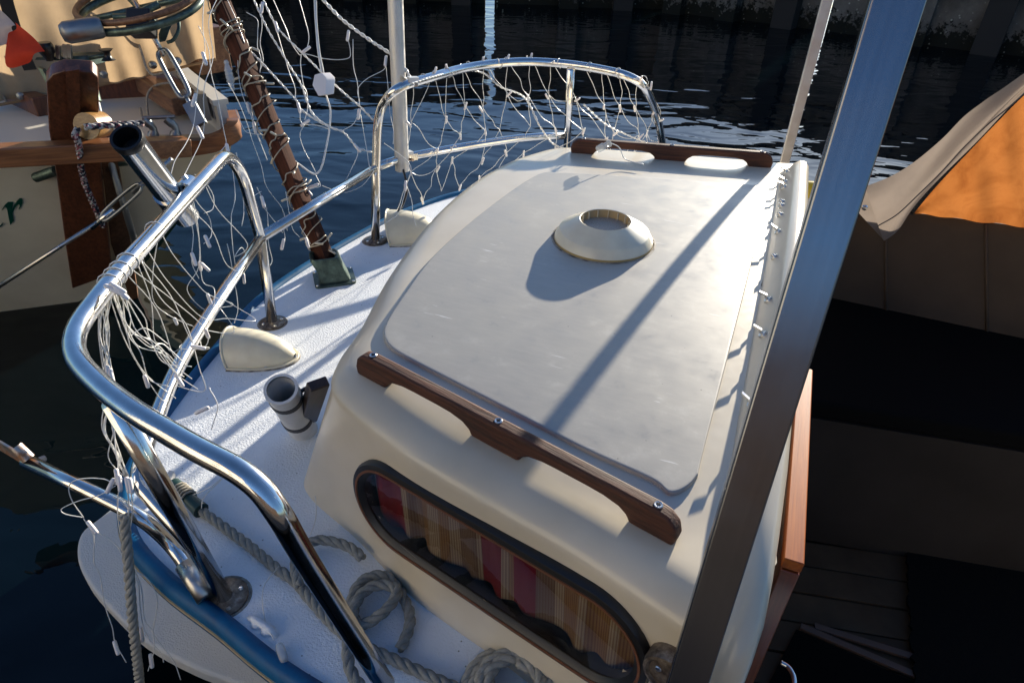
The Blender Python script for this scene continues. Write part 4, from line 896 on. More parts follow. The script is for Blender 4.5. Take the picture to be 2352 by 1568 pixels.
MB().lathe([(.024, -.018), (.012, -.008), (.012, .008), (.024, .018)], dep(246, 126, 2.4), Z1, 14, True).build('sheave', M['black'], sb, 50)
MB().tube([dep(205, 133, 2.40), dep(246, 126, 2.40)], .008, 8).build('sheave_arm', M['bronze'], sb, 180)
# wind vane wheel: rim, spokes, hub block and its grey counterweight
wcn = dep(320, 20, 2.45); we1 = (dep(460, -12, 2.45) - dep(180, 52, 2.45)) * .5; we2 = (dep(335, 62, 2.35) - dep(305, -22, 2.60)) * .5
rim = [wcn + we1 * math.cos(2 * math.pi * k / 40) + we2 * math.sin(2 * math.pi * k / 40) for k in range(40)]
MB().tube(rim, .014, 8, closed=True).build('wheel_rim', M['bronze'], sb, 180)
MB().tube([p + Z1 * .03 for p in rim], .011, 8, closed=True).build('wheel_rim', brw, sb, 180)
for k in (0, 9, 20, 29): MB().tube([wcn, rim[k]], .011, 8).build('wheel_spoke', M['bronze'], sb, 180)
o = MB().box(dep(326, 55, 2.38), CR_, CU_, _F, .085, .085, .06).build('hub_block', M['black'], sb); bevel(o, .006)
MB().tube([dep(365, 10, 2.38), dep(300, 40, 2.38), dep(262, 40, 2.38)], .013, 8).build('wheel_arm', M['bronze'], sb, 180)
cw0, cw1 = dep(150, 76, 2.30), dep(236, 62, 2.34); cwd = (cw1 - cw0).normalized(); cl2 = (cw1 - cw0).length
MB().lathe([(.001, -.016), (.026, -.012), (.036, .004), (.036, cl2 * .9), (.030, cl2), (.001, cl2 + .003)], cw0, cwd, 24).build('counterweight', M['galv'], sb, 50)
# big turnbuckle and stay
tb0, tb1 = dep(345, 70, 2.44), dep(448, 262, 2.44); tbd = (tb1 - tb0).normalized(); tbs = tbd.cross(_F).normalized()
MB().tube([tb0 - tbd * .2, lerp(tb0, tb1, .30)], .009, 10).build('stay_end', M['steel2'], sb, 180)
q0, q1 = lerp(tb0, tb1, .24), lerp(tb0, tb1, .80)
mbx = MB()
for s in (-1, 1): mbx.tube(cr([q0, lerp(q0, q1, .12) + tbs * s * .020, lerp(q0, q1, .88) + tbs * s * .020, q1], 5), [.012] + [.0085] * 14 + [.012], 8)
mbx.build('turnbuckle', M['galv'], sb, 180); MB().tube([lerp(tb0, tb1, .72), tb1], .008, 8).build('stay_end', M['steel2'], sb, 180)
MB().box(tb1, tbd, tbs, tbd.cross(tbs), .09, .045, .02).build('fork', M['galv'], sb, 50)
MB().prism([dep(x, y, 2.46) for x, y in [(388, 72), (380, 95), (366, 98), (364, 80), (372, 58), (390, 44), (411, 43), (409, 50), (396, 56)]], V((0, .012, .004))).build('hook_cam', M['bronze'], sb)
MB().tube(cr([dep(410, 46, 2.46), dep(410, 70, 2.46), dep(398, 92, 2.46), dep(384, 98, 2.46)], 5), .0065, 8).build('hook_cam_bow', M['bronze'], sb, 180)
# lower stay with open turnbuckle
l0, l1 = ont(-60, 695, .34), ont(232, 505, .30); MB().tube([l0, l1], .0075, 8).build('lower_stay', M['steel2'], sb, 180)
l2 = ont(326, 424, .28); ld = (l2 - l1).normalized(); ls = ld.cross(_F).normalized(); mbx = MB()
for s in (-1, 1): mbx.tube(cr([l1, lerp(l1, l2, .15) + ls * s * .016, lerp(l1, l2, .85) + ls * s * .016, l2], 5), [.012] + [.006] * 14 + [.012], 8)
mbx.build('turnbuckle', M['galv'], sb, 180); MB().tube([l1 - ld * .05, lerp(l1, l2, .30)], .009, 10).build('stay_end', M['steel'], sb, 180); MB().tube([lerp(l1, l2, .78), l2 + ld * .15], .008, 10).build('stay_end', M['steel2'], sb, 180)
# green letter
def letter(pts, nm='lettering'):
    k = .29297; q = [ont(x * k, 287.1 + y * k, .003) for x, y in pts]; return MB().prism(q, -tnn * .002).build(nm, M['greenlet'], sb, 0)
letter([(12, 668), (38, 628), (62, 606), (104, 606), (96, 664), (112, 628), (132, 598), (152, 578), (170, 576), (178, 592), (176, 615), (166, 640), (150, 664), (146, 660), (156, 632), (150, 622), (138, 628), (118, 652), (98, 690), (108, 752), (80, 785), (54, 655), (40, 640), (22, 664)])
letter([(-30, 790), (0, 792), (24, 766), (20, 785), (0, 804), (-30, 812)])
# canvas spray cover
ctop = [(-120, -260), (60, -260), (220, -260), (380, -260), (500, -260)]; cbot = [(-120, 262), (20, 236), (180, 205), (300, 180), (400, 158), (496, 135)]
CP0 = at(300, 182, .96); cnn = tnn.copy(); cnn.z = -.12; cnn.normalize()
def onc(px, py): return onpl(px, py, CP0, cnn)
bb = cr([onc(*p) for p in cbot], 16); gv = []; nb = len(bb)
for i, p in enumerate(bb):
    u = i / (nb - 1)
    tpx = lerp(-120, 452, u); tq = onc(tpx, -300)
    for j in range(25):
        t = j / 24; q = lerp(p, tq, t)
        f = .028 * math.sin(u * 26 + t * 2.4) * (.5 + .5 * math.sin(t * 5 + u * 7)) + .020 * math.sin(u * 11 - t * 6 + 1) + .012 * math.sin(u * 60 + 8 * t) * (1 - t) ** 2
        gv.append(q + cnn * f)
cv_ = root('spray_cover', CP0, 'beige canvas spray cover snapped round the sailing boat cockpit', 'cover')
MB().add(gv, [[i * 25 + j, i * 25 + j + 1, (i + 1) * 25 + j + 1, (i + 1) * 25 + j] for i in range(nb - 1) for j in range(24)]).build('canvas', M['canvas'], cv_, 180)
MB().tube([p + cnn * .006 for p in bb], .006, 6).build('hem', M['canvas'], cv_, 180)
for px, py in ((51, 212), (240, 163), (352, 142), (408, 133)): MB().lathe([(.0001, .014), (.010, .012), (.016, .006), (.017, 0)], onc(px, py) + cnn * .035, cnn, 12).build('snap_stud', M['galv'], cv_)
zb = [onc(8, -60) + cnn * .05, onc(22, 0) + cnn * .05, onc(52, 100) + cnn * .05, onc(75, 150) + cnn * .05]; MB().sweep(zb, [(-.022, -.003), (.022, -.003), (.022, .003), (-.022, .003)], up=cnn).build('zip_strip', M['zip'], cv_, 0)
MB().sweep([onc(195, -40) + cnn * .04, onc(197, 35) + cnn * .04], [(-.02, -.002), (.02, -.002), (.02, .002), (-.02, .002)], up=cnn).build('webbing', M['galv'], cv_, 0)
# thin cords on the cover
for pts in ([(296, -20), (308, 60), (328, 130), (338, 160), (352, 172), (374, 168), (380, 162)], [(395, 190), (360, 196), (340, 215), (338, 250), (345, 280), (352, 290)], [(322, 248), (328, 275), (336, 300), (340, 310)], [(0, 195), (8, 220), (16, 238)]):
    o = MB().tube(cr([dep(x, y, 2.75) for x, y in pts], 6), .005, 6).build('cord', M['cord'], cv_, 180)
cdm = rope_mesh(cr([ont(180, 296, .17), ont(172, 310, .19), ont(180, 330, .19), ont(186, 385, .17), ont(196, 425, .16), ont(215, 470, .15), ont(228, 500, .14), ont(236, 520, .14)], 8), .011).build('flecked_line', M['cordmix'], None, 180); tag(cdm, 'dark flecked line hanging down the sailing boat rudder', 'line')
c2 = rope_mesh(cr([ont(195, 292, .19), ont(252, 288, .16), ont(300, 285, .12), ont(328, 283, .10)], 8), .011).build('tiller_line', M['cordmix'], None, 180); tag(c2, 'flecked tiller line running from rudder head to the fairlead', 'line')
# flag
fl = root('flag', dep(30, 90, 2.2), 'red and white flag drooping at the left edge', 'flag')
def cloth_patch(name, A_, B_, m_, dpt):
    a = cr([dep(x, y, dpt) for x, y in A_], 6); b = cr([dep(x, y, dpt + .03) for x, y in B_], 6); gv = []
    for i in range(len(a)):
        for j in range(9): t = j / 8; gv.append(lerp(a[i], b[i], t) + _F * (.012 * math.sin(t * 5 + i * .25)))
    MB().add(gv, [[i * 9 + j, i * 9 + j + 1, (i + 1) * 9 + j + 1, (i + 1) * 9 + j] for i in range(len(a) - 1) for j in range(8)]).build(name, m_, fl, 180)
cloth_patch('white_field', [(-60, -30), (0, 24), (35, 58)], [(-60, 120), (0, 105), (28, 82)], M['whitecloth'], 2.2)
cloth_patch('red_field', [(35, 52), (72, 84), (102, 118)], [(24, 84), (14, 152), (60, 142)], M['redcloth'], 2.19)
cloth_patch('red_fold', [(8, 96), (22, 72), (28, 80)], [(10, 100), (22, 108), (27, 104)], M['redcloth'], 2.24)

# ================================================================== jetty the picture is taken from (behind and below the camera)
g = M['jetty'] = mat('weathered quay timber', (.08, .06, .05), .85); v = coords(g); n1 = noise(g, v, 5, 5); L(g, ramp(g, n1, [(.3, (.05, .04, .03)), (.7, (.10, .08, .065))]), P(g).inputs['Base Color']); bump(g, noise(g, v, 20, 4), .004, .7)
jt = root('quay', (0, -1.6, .45), None, None, kind='structure')
for k in range(26): MB().box((0, -.02 - k * .125 - .15, .48), (1, 0, 0), (0, 1, 0), (0, 0, 1), 14, .115, .05).build('plank', M['jetty'], jt, 0)
g = M['tarmac'] = mat('dark tarmac', (.05, .048, .046), .9); v = coords(g); bump(g, noise(g, v, 60, 3), .006, .8)
MB().box((0, -18.2, .2), (1, 0, 0), (0, 1, 0), (0, 0, 1), 60, 30, .6).build('quay_ground', M['tarmac'], jt, 0)  # unseen ground, extended back so the post's lower part reflects something dark
M['fence'] = wood('added dark fence boards', (.018, .010, .006), (.055, .026, .012), (0, 0, 1), .8, scale=12)
fb0 = MB().box((0, -4.6, 1.35), (1, 0, 0), (0, 1, 0), (0, 0, 1), .19, .03, 1.75).build('added_fence_board', M['fence'], jt, 0)  # unseen fence added to darken the lower reflection in the steel post
for k in range(-12, 16):
    if k:
        o = fb0.copy(); COL.objects.link(o); o.location = fb0.location + V((k * .2, random.uniform(-.01, .01), random.uniform(-.02, .02)))
MB().box((0, -1.7, .2), (1, 0, 0), (0, 1, 0), (0, 0, 1), 13.6, 2.8, .45).build('quay_frame', M['jetty'], jt, 0)

# unseen house added left behind the viewpoint to bounce low sun onto near sides
g = M['render'] = mat('cream house render', (.66, .60, .50), .9, spec=.1); v = coords(g); L(g, ramp(g, noise(g, v, 2, 5), [(.3, (.58, .52, .43)), (.7, (.70, .64, .54))]), P(g).inputs['Base Color'])
M['tile'] = mat('clay roof tile', (.25, .09, .05), .8); M['pane2'] = mat('house window pane', (.03, .04, .05), .08); M['whitetrim'] = mat('white window trim', (.7, .7, .68), .5)
hn = V((.78, .62, 0)).normalized(); ht = V((-hn.y, hn.x, 0)); hc = V((-8.6, -6.0, .5))
hs = root('fill_house', hc, 'unseen cream house added behind the viewpoint to bounce sunlight onto the boat', 'house')
MB().box(hc - hn * 3 + Z1 * 3.5, ht, hn, Z1, 12, 6, 7).build('wall', M['render'], hs, 0)
rf = [hc + ht * a + hn * b + Z1 * z for a in (-6.4, 6.4) for b, z in ((.5, 6.9), (-3, 9.3), (-6.5, 6.9))]
MB().add(rf, [[0, 3, 4, 1], [1, 4, 5, 2], [0, 1, 2], [3, 5, 4], [0, 2, 5, 3]]).build('roof', M['tile'], hs, 0)
for a in (-4.5, -1.5, 1.5, 4.5):
    for z in (1.9, 4.9):
        wdw = MB().box(hc + ht * a + hn * .03 + Z1 * z, ht, hn, Z1, 1.0, .10, 1.3).build('window', M['whitetrim'], hs, 0)
        MB().box(hc + ht * a + hn * .085 + Z1 * z, ht, hn, Z1, .8, .02, 1.1).build('pane', M['pane2'], wdw, 0)

# ================================================================== wooden pole in its bronze shoe
so = at(768, 640, DZ); so = V((so.x, so.y, DZ))
s_dir = (at(800, 640, DZ) - at(740, 648, DZ)).normalized(); s_per = V((-s_dir.y, s_dir.x, 0))
def rect(c, a, b, ax=s_dir, ay=s_per, k=4, rr=.012):
    pts = []
    for sx_, sy_, a0 in ((1, 1, 0), (-1, 1, 90), (-1, -1, 180), (1, -1, 270)):
        for j in range(k + 1):
            t = math.radians(a0 + 90 * j / k); pts.append(c + ax * (sx_ * (a - rr) + rr * math.cos(t)) + ay * (sy_ * (b - rr) + rr * math.sin(t)))
    return pts
pbot = at(752, 600, .72); ptp = dep(498, -15, 2.02); pdir = (ptp - pbot).normalized()
shoe = MB().loft([rect(so, .062, .052), rect(so + Z1 * .007, .062, .052), rect(so + Z1 * .009, .047, .040), rect(so + Z1 * .045 - s_dir * .008, .042, .036), rect(so + Z1 * .080 - s_dir * .020, .044, .036), rect(so + Z1 * .088 - s_dir * .022, .040, .032), rect(so + Z1 * .086 - s_dir * .022, .034, .026), rect(so + Z1 * .05 - s_dir * .010, .034, .026)]).build('mast_shoe', M['bronze'], boat, 45)
for a, b in ((.054, .044), (-.054, .044), (.054, -.044), (-.054, -.044)): MB().lathe([(.0001, .003), (.004, .0022), (.005, 0)], so + s_dir * a + s_per * b + Z1 * .007, Z1, 8).build('screw', M['screw'], shoe)
pw_ = root('wooden_pole', so, 'leaning square wooden pole wound with fairy lights, rising from the deck shoe', 'pole')
g = wood('weathered mahogany pole', (.026, .009, .006), (.105, .038, .022), pdir, .85, scale=22, bmp=.002); P(g).inputs['Specular IOR Level'].default_value = .15
e1 = (_F - pdir * _F.dot(pdir)).normalized(); e2_ = pdir.cross(e1).normalized(); rv_ = (CR_ - pdir * CR_.dot(pdir)).normalized(); ax1 = (rv_ * .88 - e1 * .46).normalized(); ax2 = pdir.cross(ax1).normalized()
pstart = so + Z1 * .035 - s_dir * .012; pdir = (ptp - pstart).normalized()
o = MB().loft([rect(pstart + pdir * t, .022, .022, ax1, ax2, 3, .003) for t in (0, .3, .6, .9, 1.2, 1.8)]).build('timber', g, pw_, 45)
# fairy lights wound round it
fy = root('pole_lights', pstart + pdir * .05, 'yellowed fairy light string wound round the leaning wooden pole', 'string lights')
path = []
for k in range(240):
    t = k / 239 * 1.25 + .03; clump = math.sin(t * 37) * .0235; a = k * .62 + math.sin(k * .13) * 1.4 + math.sin(k * .047) * 2.6 + random.uniform(-.25, .25); t += random.uniform(-.006, .006)
    path.append(pstart + pdir * (t + clump) + (ax1 * math.cos(a) + ax2 * math.sin(a)) * (.0325 + .002 * math.sin(k * 1.7)))
MB().tube(cr(path, 3), .0022, 5).build('wire', M['oldwire'], fy, 180)
path2 = [pstart + pdir * (k / 60 * 1.25 + .02) + (ax1 * math.cos(k * 1.05) + ax2 * math.sin(k * 1.05)) * (.034 + random.uniform(-.003, .012)) for k in range(61)]
MB().tube(cr(path2, 5), .0018, 5).build('wire', M['oldwire'], fy, 180)
def bulb_mesh(name, r, l, m_):
    mb = MB().lathe([(.0006, 0), (r * .75, .0005), (r, l * .12), (r, l * .86), (r * .8, l * .97), (.0006, l)], (0, 0, 0), Z1, 9)
    me = bpy.data.meshes.new(name); me.from_pydata(mb.v, [], mb.f); me.materials.append(m_)
    for p in me.polygons: p.use_smooth = True
    return me
BM = bulb_mesh('bulb', .0046, .034, M['bulb']); BM2 = bulb_mesh('small_bulb', .0036, .026, M['oldbulb'])
def put(me, name, p, d, parent, sc=1.0):
    o = bpy.data.objects.new(name, me); COL.objects.link(o); o.parent = parent; o.location = V(p) - WL[parent.name]; o.rotation_mode = 'QUATERNION'
    o.rotation_quaternion = Z1.rotation_difference(V(d).normalized()); o.scale = (sc,) * 3; return o
for k in range(34):
    p = path[int(k * 7)]; c_ = pstart + pdir * (p - pstart).dot(pdir); put(BM2, 'bulb', p, (p - c_).normalized() + V((random.uniform(-.9, .9), random.uniform(-.9, .9), random.uniform(-.9, .7))), fy)

# ================================================================== net lights
def wig(a, b, amp=.012, sag=.0, n=3):
    a, b = V(a), V(b); pts = [a]; Ln = (b - a).length
    for k in range(1, n + 1):
        t = k / (n + 1); pts.append(lerp(a, b, t) + V((random.gauss(0, amp), random.gauss(0, amp), random.gauss(0, amp))) * min(1, Ln * 4) - Z1 * sag * 4 * t * (1 - t))
    pts.append(b); return cr(pts, 4)
class Net:
    def __init__(s, name, loc, label, r=.0013): s.root = root(name, loc, label, 'net lights'); s.r = r; s.mb = MB()
    def wire(s, pts, r=None, n=5): s.mb.tube(pts, r or s.r, n); return s
    def braid(s, pts, r=None):
        """two wires twisted"""
        st = resample(pts, .006); r = r or s.r
        for ph in (0, math.pi):
            path = []
            for i, p in enumerate(st):
                t = (st[min(i + 1, len(st) - 1)] - st[max(i - 1, 0)]).normalized(); n_ = t.orthogonal().normalized(); a = i * .9 + ph
                path.append(p + (n_ * math.cos(a) + t.cross(n_) * math.sin(a)) * r * 1.1)
            s.mb.tube(path, r, 5)
        return s
    def bulb(s, p, d, sc=1.0): put(BM, 'bulb', p, d, s.root, sc)
    def done(s): s.mb.build('wire', M['wire'], s.root, 180)

def polyat(pts, u):
    Ls = [0]
    for a, b in zip(pts, pts[1:]): Ls.append(Ls[-1] + (b - a).length)
    d = u * Ls[-1]
    for i in range(len(pts) - 1):
        if Ls[i + 1] >= d or i == len(pts) - 2: return lerp(pts[i], pts[i + 1], (d - Ls[i]) / max(1e-9, Ls[i + 1] - Ls[i]))
# --- net along the far rail
topF = [at(945, 190, RZ), at(1080, 152, RZ), at(1210, 140, RZ), at(1330, 150, RZ), at(1470, 178, RZ), at(1505, 215, 1.09)]
midF = [at(940, 362, .885), at(1080, 334, .885), at(1215, 314, .885), at(1300, 318, .885), at(1420, 330, .885), at(1522, 320, .80)]
botF = [at(905, 520, DZ + .02), at(1020, 462, DZ + .03), at(1130, 425, .67), at(1260, 420, .67), at(1400, 430, .67), at(1528, 410, .70)]
nf = Net('light_net', topF[0], 'white net lights hanging from the far stern rail', .0011)
cols = 12; rows = 5; nodes = {}
for r in range(rows):
    for c_ in range(cols + 1):
        u = (c_ + (.5 if r % 2 else 0)) / (cols + .5); v_ = r / (rows - 1) * 1.75
        a, b, d = polyat(topF, u), polyat(midF, u), polyat(botF, u)
        p = lerp(a, b, v_) if v_ <= 1 else lerp(b, d, v_ - 1)
        j = .015 if r else .006
        nodes[r, c_] = p + V((random.gauss(0, j), random.gauss(0, j * .5), random.gauss(0, j * .8) + (.012 if r == 0 else 0)))
for r in range(rows - 1):
    for c_ in range(cols + 1):
        for dc in ((0, 1) if r % 2 else (-1, 0)):
            q = nodes.get((r + 1, c_ + dc))
            if q is None or random.random() < .12: continue
            p = nodes[r, c_]; nf.wire(wig(p, q, .005, .006))
    for c_ in range(cols):
        if random.random() < .18: nf.wire(wig(nodes[r, c_], nodes[r, c_ + 1], .005, .02))
for (r, c_), p in nodes.items():
    if random.random() < .78: nf.bulb(p - Z1 * .017, V((random.gauss(0, .35), random.gauss(0, .3), 1 if random.random() < .75 else .3)), .85)
lead = cr([at(945, 192, RZ + .02), at(1000, 175, RZ + .01), at(1060, 163, RZ - .02), at(1110, 168, RZ - .05), at(1150, 200, 1.08), at(1205, 225, 1.03), at(1240, 290, .95), at(1270, 330, .86), at(1310, 345, .84)], 8); nf.braid(lead, .0019)
nf.braid(cr([at(1340, 240, 1.0), at(1390, 285, .93), at(1440, 310, .88), at(1490, 330, .85)], 8), .0017)
for k in range(9):      # turns round the rail
    c_ = polyat(topF, .05 + k * .105); tt_ = (polyat(topF, .07 + k * .105) - c_).normalized(); n_ = tt_.cross(Z1).normalized()
    nf.wire([c_ + (n_ * math.cos(a * .55) + Z1 * math.sin(a * .55)) * .0165 + tt_ * a * .0012 for a in range(13)])
nf.done()
cn1 = root('clear_plug', at(1385, 340, 1.07), 'clear plastic plug of the net lights resting on far handrail', 'plug')
p0 = at(1370, 345, 1.07); p1 = at(1402, 328, 1.09); MB().lathe([(.006, 0), (.010, .003), (.011, .022), (.008, .026), (.008, .034), (.011, .036), (.010, .044), (.005, .046)], p0, p1 - p0, 14, True).build('shell', M['clear'], cn1, 50)
MB().tube(cr([p1, p1 + V((.03, .02, -.02)), p1 + V((.05, .01, -.05)), p1 + V((.10, -.01, -.055))], 5), .0016, 5).build('wire', M['wire'], cn1, 180)

# --- net between wooden pole and the round pole
def dd_(px): return 2.02 + (px - 500) / 400 * .16
def pl3(pts, off=0): return cr([dep(x, y, dd_(x) + off) for x, y in pts], 6)
npole = Net('light_net', dep(700, 200, 2.1), 'white net lights strung from leaning wooden pole to round pole', .0012)
for pts in ([(600, -10), (625, 43), (645, 73), (692, 120), (735, 163), (747, 175), (797, 220), (827, 245), (858, 276)], [(578, -10), (615, 68), (642, 113), (667, 155), (692, 195), (717, 260), (755, 290), (790, 305), (820, 338), (855, 350)], [(570, 113), (595, 138), (637, 183), (657, 205), (680, 230), (690, 250), (717, 270), (757, 292), (790, 303)]):
    npole.braid(pl3(pts), .0018)
npole.braid(pl3([(732, -10), (780, 40), (812, 66), (860, 100), (900, 127), (935, 165), (942, 185)]), .0030)
strands = [[(625, -10), (645, 40), (660, 75), (668, 100), (685, 125), (692, 128), (690, 150), (695, 195), (705, 215), (707, 250), (700, 275)],
 [(685, -10), (700, 40), (708, 85), (702, 118), (690, 128)], [(692, 124), (715, 128), (740, 133), (775, 138), (800, 132), (803, 115), (801, 92)],
 [(810, 90), (812, 150), (820, 190), (825, 225), (827, 245)], [(887, 145), (880, 160), (850, 180), (830, 195), (822, 210), (828, 235)], [(887, 145), (890, 190), (897, 260), (903, 300), (905, 330)],
 [(823, 265), (810, 285), (790, 300)], [(827, 265), (835, 310), (845, 350), (850, 390)], [(700, 288), (687, 310), (695, 340), (712, 370), (724, 395)], [(688, 255), (690, 275), (700, 288)],
 [(702, 285), (730, 288), (755, 297)], [(820, 340), (822, 355), (808, 390), (795, 415)], [(637, 73), (650, 120), (662, 165), (675, 190), (680, 210), (678, 228)],
 [(565, 30), (590, 45), (592, 75), (590, 110), (600, 135), (598, 170)], [(598, 10), (602, 60), (598, 100), (605, 140), (595, 172)], [(520, 0), (540, 40), (556, 85), (562, 100)],
 [(556, 85), (545, 140), (550, 190), (560, 230), (575, 260), (590, 300), (600, 330)], [(540, 250), (560, 300), (575, 305), (600, 310)], [(575, 240), (585, 290), (600, 330), (615, 370)],
 [(724, 400), (735, 425), (720, 432), (705, 440)], [(739, 428), (760, 436), (790, 440), (815, 438), (835, 425), (851, 405), (858, 390)],
 [(600, 250), (640, 300), (655, 340), (668, 375)], [(880, 330), (905, 345), (935, 370), (945, 390), (940, 410), (932, 420)], [(932, 425), (945, 460), (950, 490), (955, 520)], [(932, 425), (925, 460), (915, 490), (900, 505), (885, 512)]]
for pts in strands: npole.wire(pl3([(x + random.uniform(-2, 2), y + random.uniform(-2, 2)) for x, y in pts], random.uniform(-.03, .03)))
for x, y, dx, dy in ((632, 50, 5, 20), (801, 70, -3, 20), (887, 128, -2, 18), (692, 123, 8, -6), (683, 235, 5, 18), (690, 290, 12, -8), (812, 330, 10, 12), (825, 250, -2, 16), (603, 5, -2, 18), (563, 90, 6, 18), (582, 280, 4, 20), (568, 235, 4, 18), (932, 415, -1, 16), (708, 432, 14, -5), (700, 640 - 210, 4, 5)):
    p = dep(x, y, dd_(x)); npole.bulb(p, dep(x + dx, y + dy, dd_(x)) - p, 1.05)
npole.done()
# white controller box on its cable
cb_ = dep(735, 196, dd_(735) - .03); ctl = root('light_controller', cb_, 'white hexagonal plastic light controller box hanging on its cable', 'controller')
hx = []
for x, y in ((722, 172), (738, 168), (748, 178), (750, 186), (747, 218), (731, 221), (717, 196)): hx.append(dep(x, y, dd_(735) - .04))
o = MB().prism(hx, V((.02, .028, -.004))).build('box', M['bulb'], ctl); bevel(o, .0018)
mbx = MB(); mbx.tube(pl3([(722, -10), (724, 40), (727, 80), (730, 115), (738, 163), (740, 170)]), .0028, 6); mbx.tube(pl3([(726, -10), (727, 40), (730, 80), (735, 125), (744, 168)]), .0022, 6)
mbx.tube(pl3([(747, 212), (757, 245), (759, 262), (756, 300), (748, 344), (739, 382), (727, 399), (712, 396), (690, 380), (667, 362), (655, 345)]), .0030, 6); mbx.build('cable', M['wire'], ctl, 180)

# --- loose net hanging from the near pushpit
near = Net('light_net', at(240, 660, 1.1), 'tangled white net lights hanging from the near stern rail', .0009)
upN = [at(520, 356, RZ), at(430, 440, RZ), at(330, 560, RZ), at(250, 650, RZ), at(180, 745, RZ)]
loN = [at(600, 548, .885), at(500, 690, .885), at(440, 785, .885), at(400, 850, .885), at(340, 1015, .885)]
for k in range(13):
    u = random.uniform(.15, .95); a = polyat(upN, u); b = polyat(loN, min(1, max(0, u * .75 + random.uniform(-.10, .30))))
    m1 = lerp(a, b, .4) - Z1 * random.uniform(.04, .14) + V((random.gauss(0, .03), random.gauss(0, .03), 0)); m2 = lerp(a, b, .75) - Z1 * random.uniform(.02, .12) + V((random.gauss(0, .03), random.gauss(0, .03), 0))
    pts = cr([a - Z1 * .012, lerp(a, m1, .5) + V((random.gauss(0, .012), random.gauss(0, .012), 0)), m1, lerp(m1, m2, .5) + V((random.gauss(0, .014), random.gauss(0, .014), random.gauss(0, .01))), m2, b], 6); near.wire(pts)
    if random.random() < .75: q = pts[random.randint(8, 24)]; near.bulb(q, V((random.gauss(0, .3), random.gauss(0, .3), -1)), .78)
for k in range(9):      # bunch gathered at the tie and falling down past the corner
    pts = [(238 + random.uniform(-14, 26), 664 + random.uniform(-10, 10)), (236 + random.uniform(-14, 18), 760), (246 + random.uniform(-10, 12), 850), (250 + random.uniform(-8, 14), 915), (246 + random.uniform(-12, 22), 985), (262 + random.uniform(-14, 20), 1050), (276 + random.uniform(-12, 22), 1095)]
    near.wire(cr([dep(x, y, 1.03 + .10 * i / 6 + random.uniform(-.012, .012)) for i, (x, y) in enumerate(pts)], 6))
for k in range(10):     # fan going to the mid rail
    e = (395 + random.uniform(-10, 60), 830 + random.uniform(-60, 90)); s0_ = (258 + random.uniform(-20, 30), 655 + random.uniform(-8, 20))
    pts = [s0_, (lerp(s0_[0], e[0], .22) + random.uniform(-14, 14), lerp(s0_[1], e[1], .32) + random.uniform(0, 30)), (lerp(s0_[0], e[0], .45) + random.uniform(-26, 18), lerp(s0_[1], e[1], .56) + random.uniform(0, 40)), (lerp(s0_[0], e[0], .72) + random.uniform(-22, 22), lerp(s0_[1], e[1], .78) + random.uniform(-14, 34)), e]
    near.wire(cr([dep(x, y, 1.05 + .13 * i / 4 + random.uniform(-.01, .01)) for i, (x, y) in enumerate(pts)], 8))
tail = [[(280, 1098), (268, 1112), (240, 1100), (200, 1098), (170, 1104), (158, 1120), (166, 1150), (192, 1188)], [(265, 1115), (230, 1136), (180, 1150), (142, 1168), (150, 1180), (192, 1188)], [(192, 1190), (215, 1230), (216, 1290), (230, 1320), (240, 1385), (258, 1440), (265, 1475), (290, 1520)], [(212, 1216), (250, 1236), (275, 1262), (285, 1290)],
 [(290, 1110), (296, 1160), (290, 1230), (286, 1290)], [(300, 1112), (304, 1180), (292, 1250), (288, 1300)], [(276, 1108), (270, 1150), (272, 1200), (284, 1260), (290, 1300)], [(300, 1310), (318, 1340), (322, 1390), (330, 1440), (345, 1470), (370, 1500), (376, 1520)], [(310, 1310), (340, 1330), (360, 1370), (358, 1410), (352, 1450), (370, 1480), (400, 1520), (415, 1560)], [(306, 1300), (325, 1350), (332, 1420), (350, 1450), (354, 1490), (340, 1540)], [(480, 1090 - 200), (500, 930), (492, 965), (486, 985)]]
for pts in tail: near.wire(cr([dep(x, y, 1.10 + .00032 * max(0, y - 1100)) for x, y in pts], 7))
for x, y, dx, dy, t in ((266, 1075, 3, 20, 1.10), (273, 1090, 2, 20, 1.10), (290, 1094, 4, 22, 1.10), (297, 1096, 4, 22, 1.10), (262, 1098, -8, 16, 1.10), (200, 1196, 16, 20, 1.12), (262, 1470, 8, 26, 1.24), (322, 1440, 4, 22, 1.24), (345, 1500, 3, 20, 1.26), (240, 655, 26, 14, 1.0), (252, 650, 26, 16, 1.0), (262, 660, 24, 20, 1.0), (246, 838, 2, 18, 1.06), (252, 846, 4, 18, 1.06), (402, 858, 10, 16, 1.2), (480, 935, -18, 8, 1.2), (438, 795, 18, 3, 1.22)):
    p = dep(x, y, t); near.bulb(p, dep(x + dx, y + dy, t) - p, .82)
for u0_ in (.30, .55, .72, .76, .79, .82):       # turns round the rail
    c_ = polyat(upN, u0_); tt_ = (polyat(upN, u0_ + .02) - c_).normalized(); n_ = tt_.cross(Z1).normalized()
    near.wire([c_ + (n_ * math.cos(a * .55) + tt_.cross(n_) * math.sin(a * .55)) * .0162 + tt_ * a * .0010 for a in range(13)], .0012)
near.done()
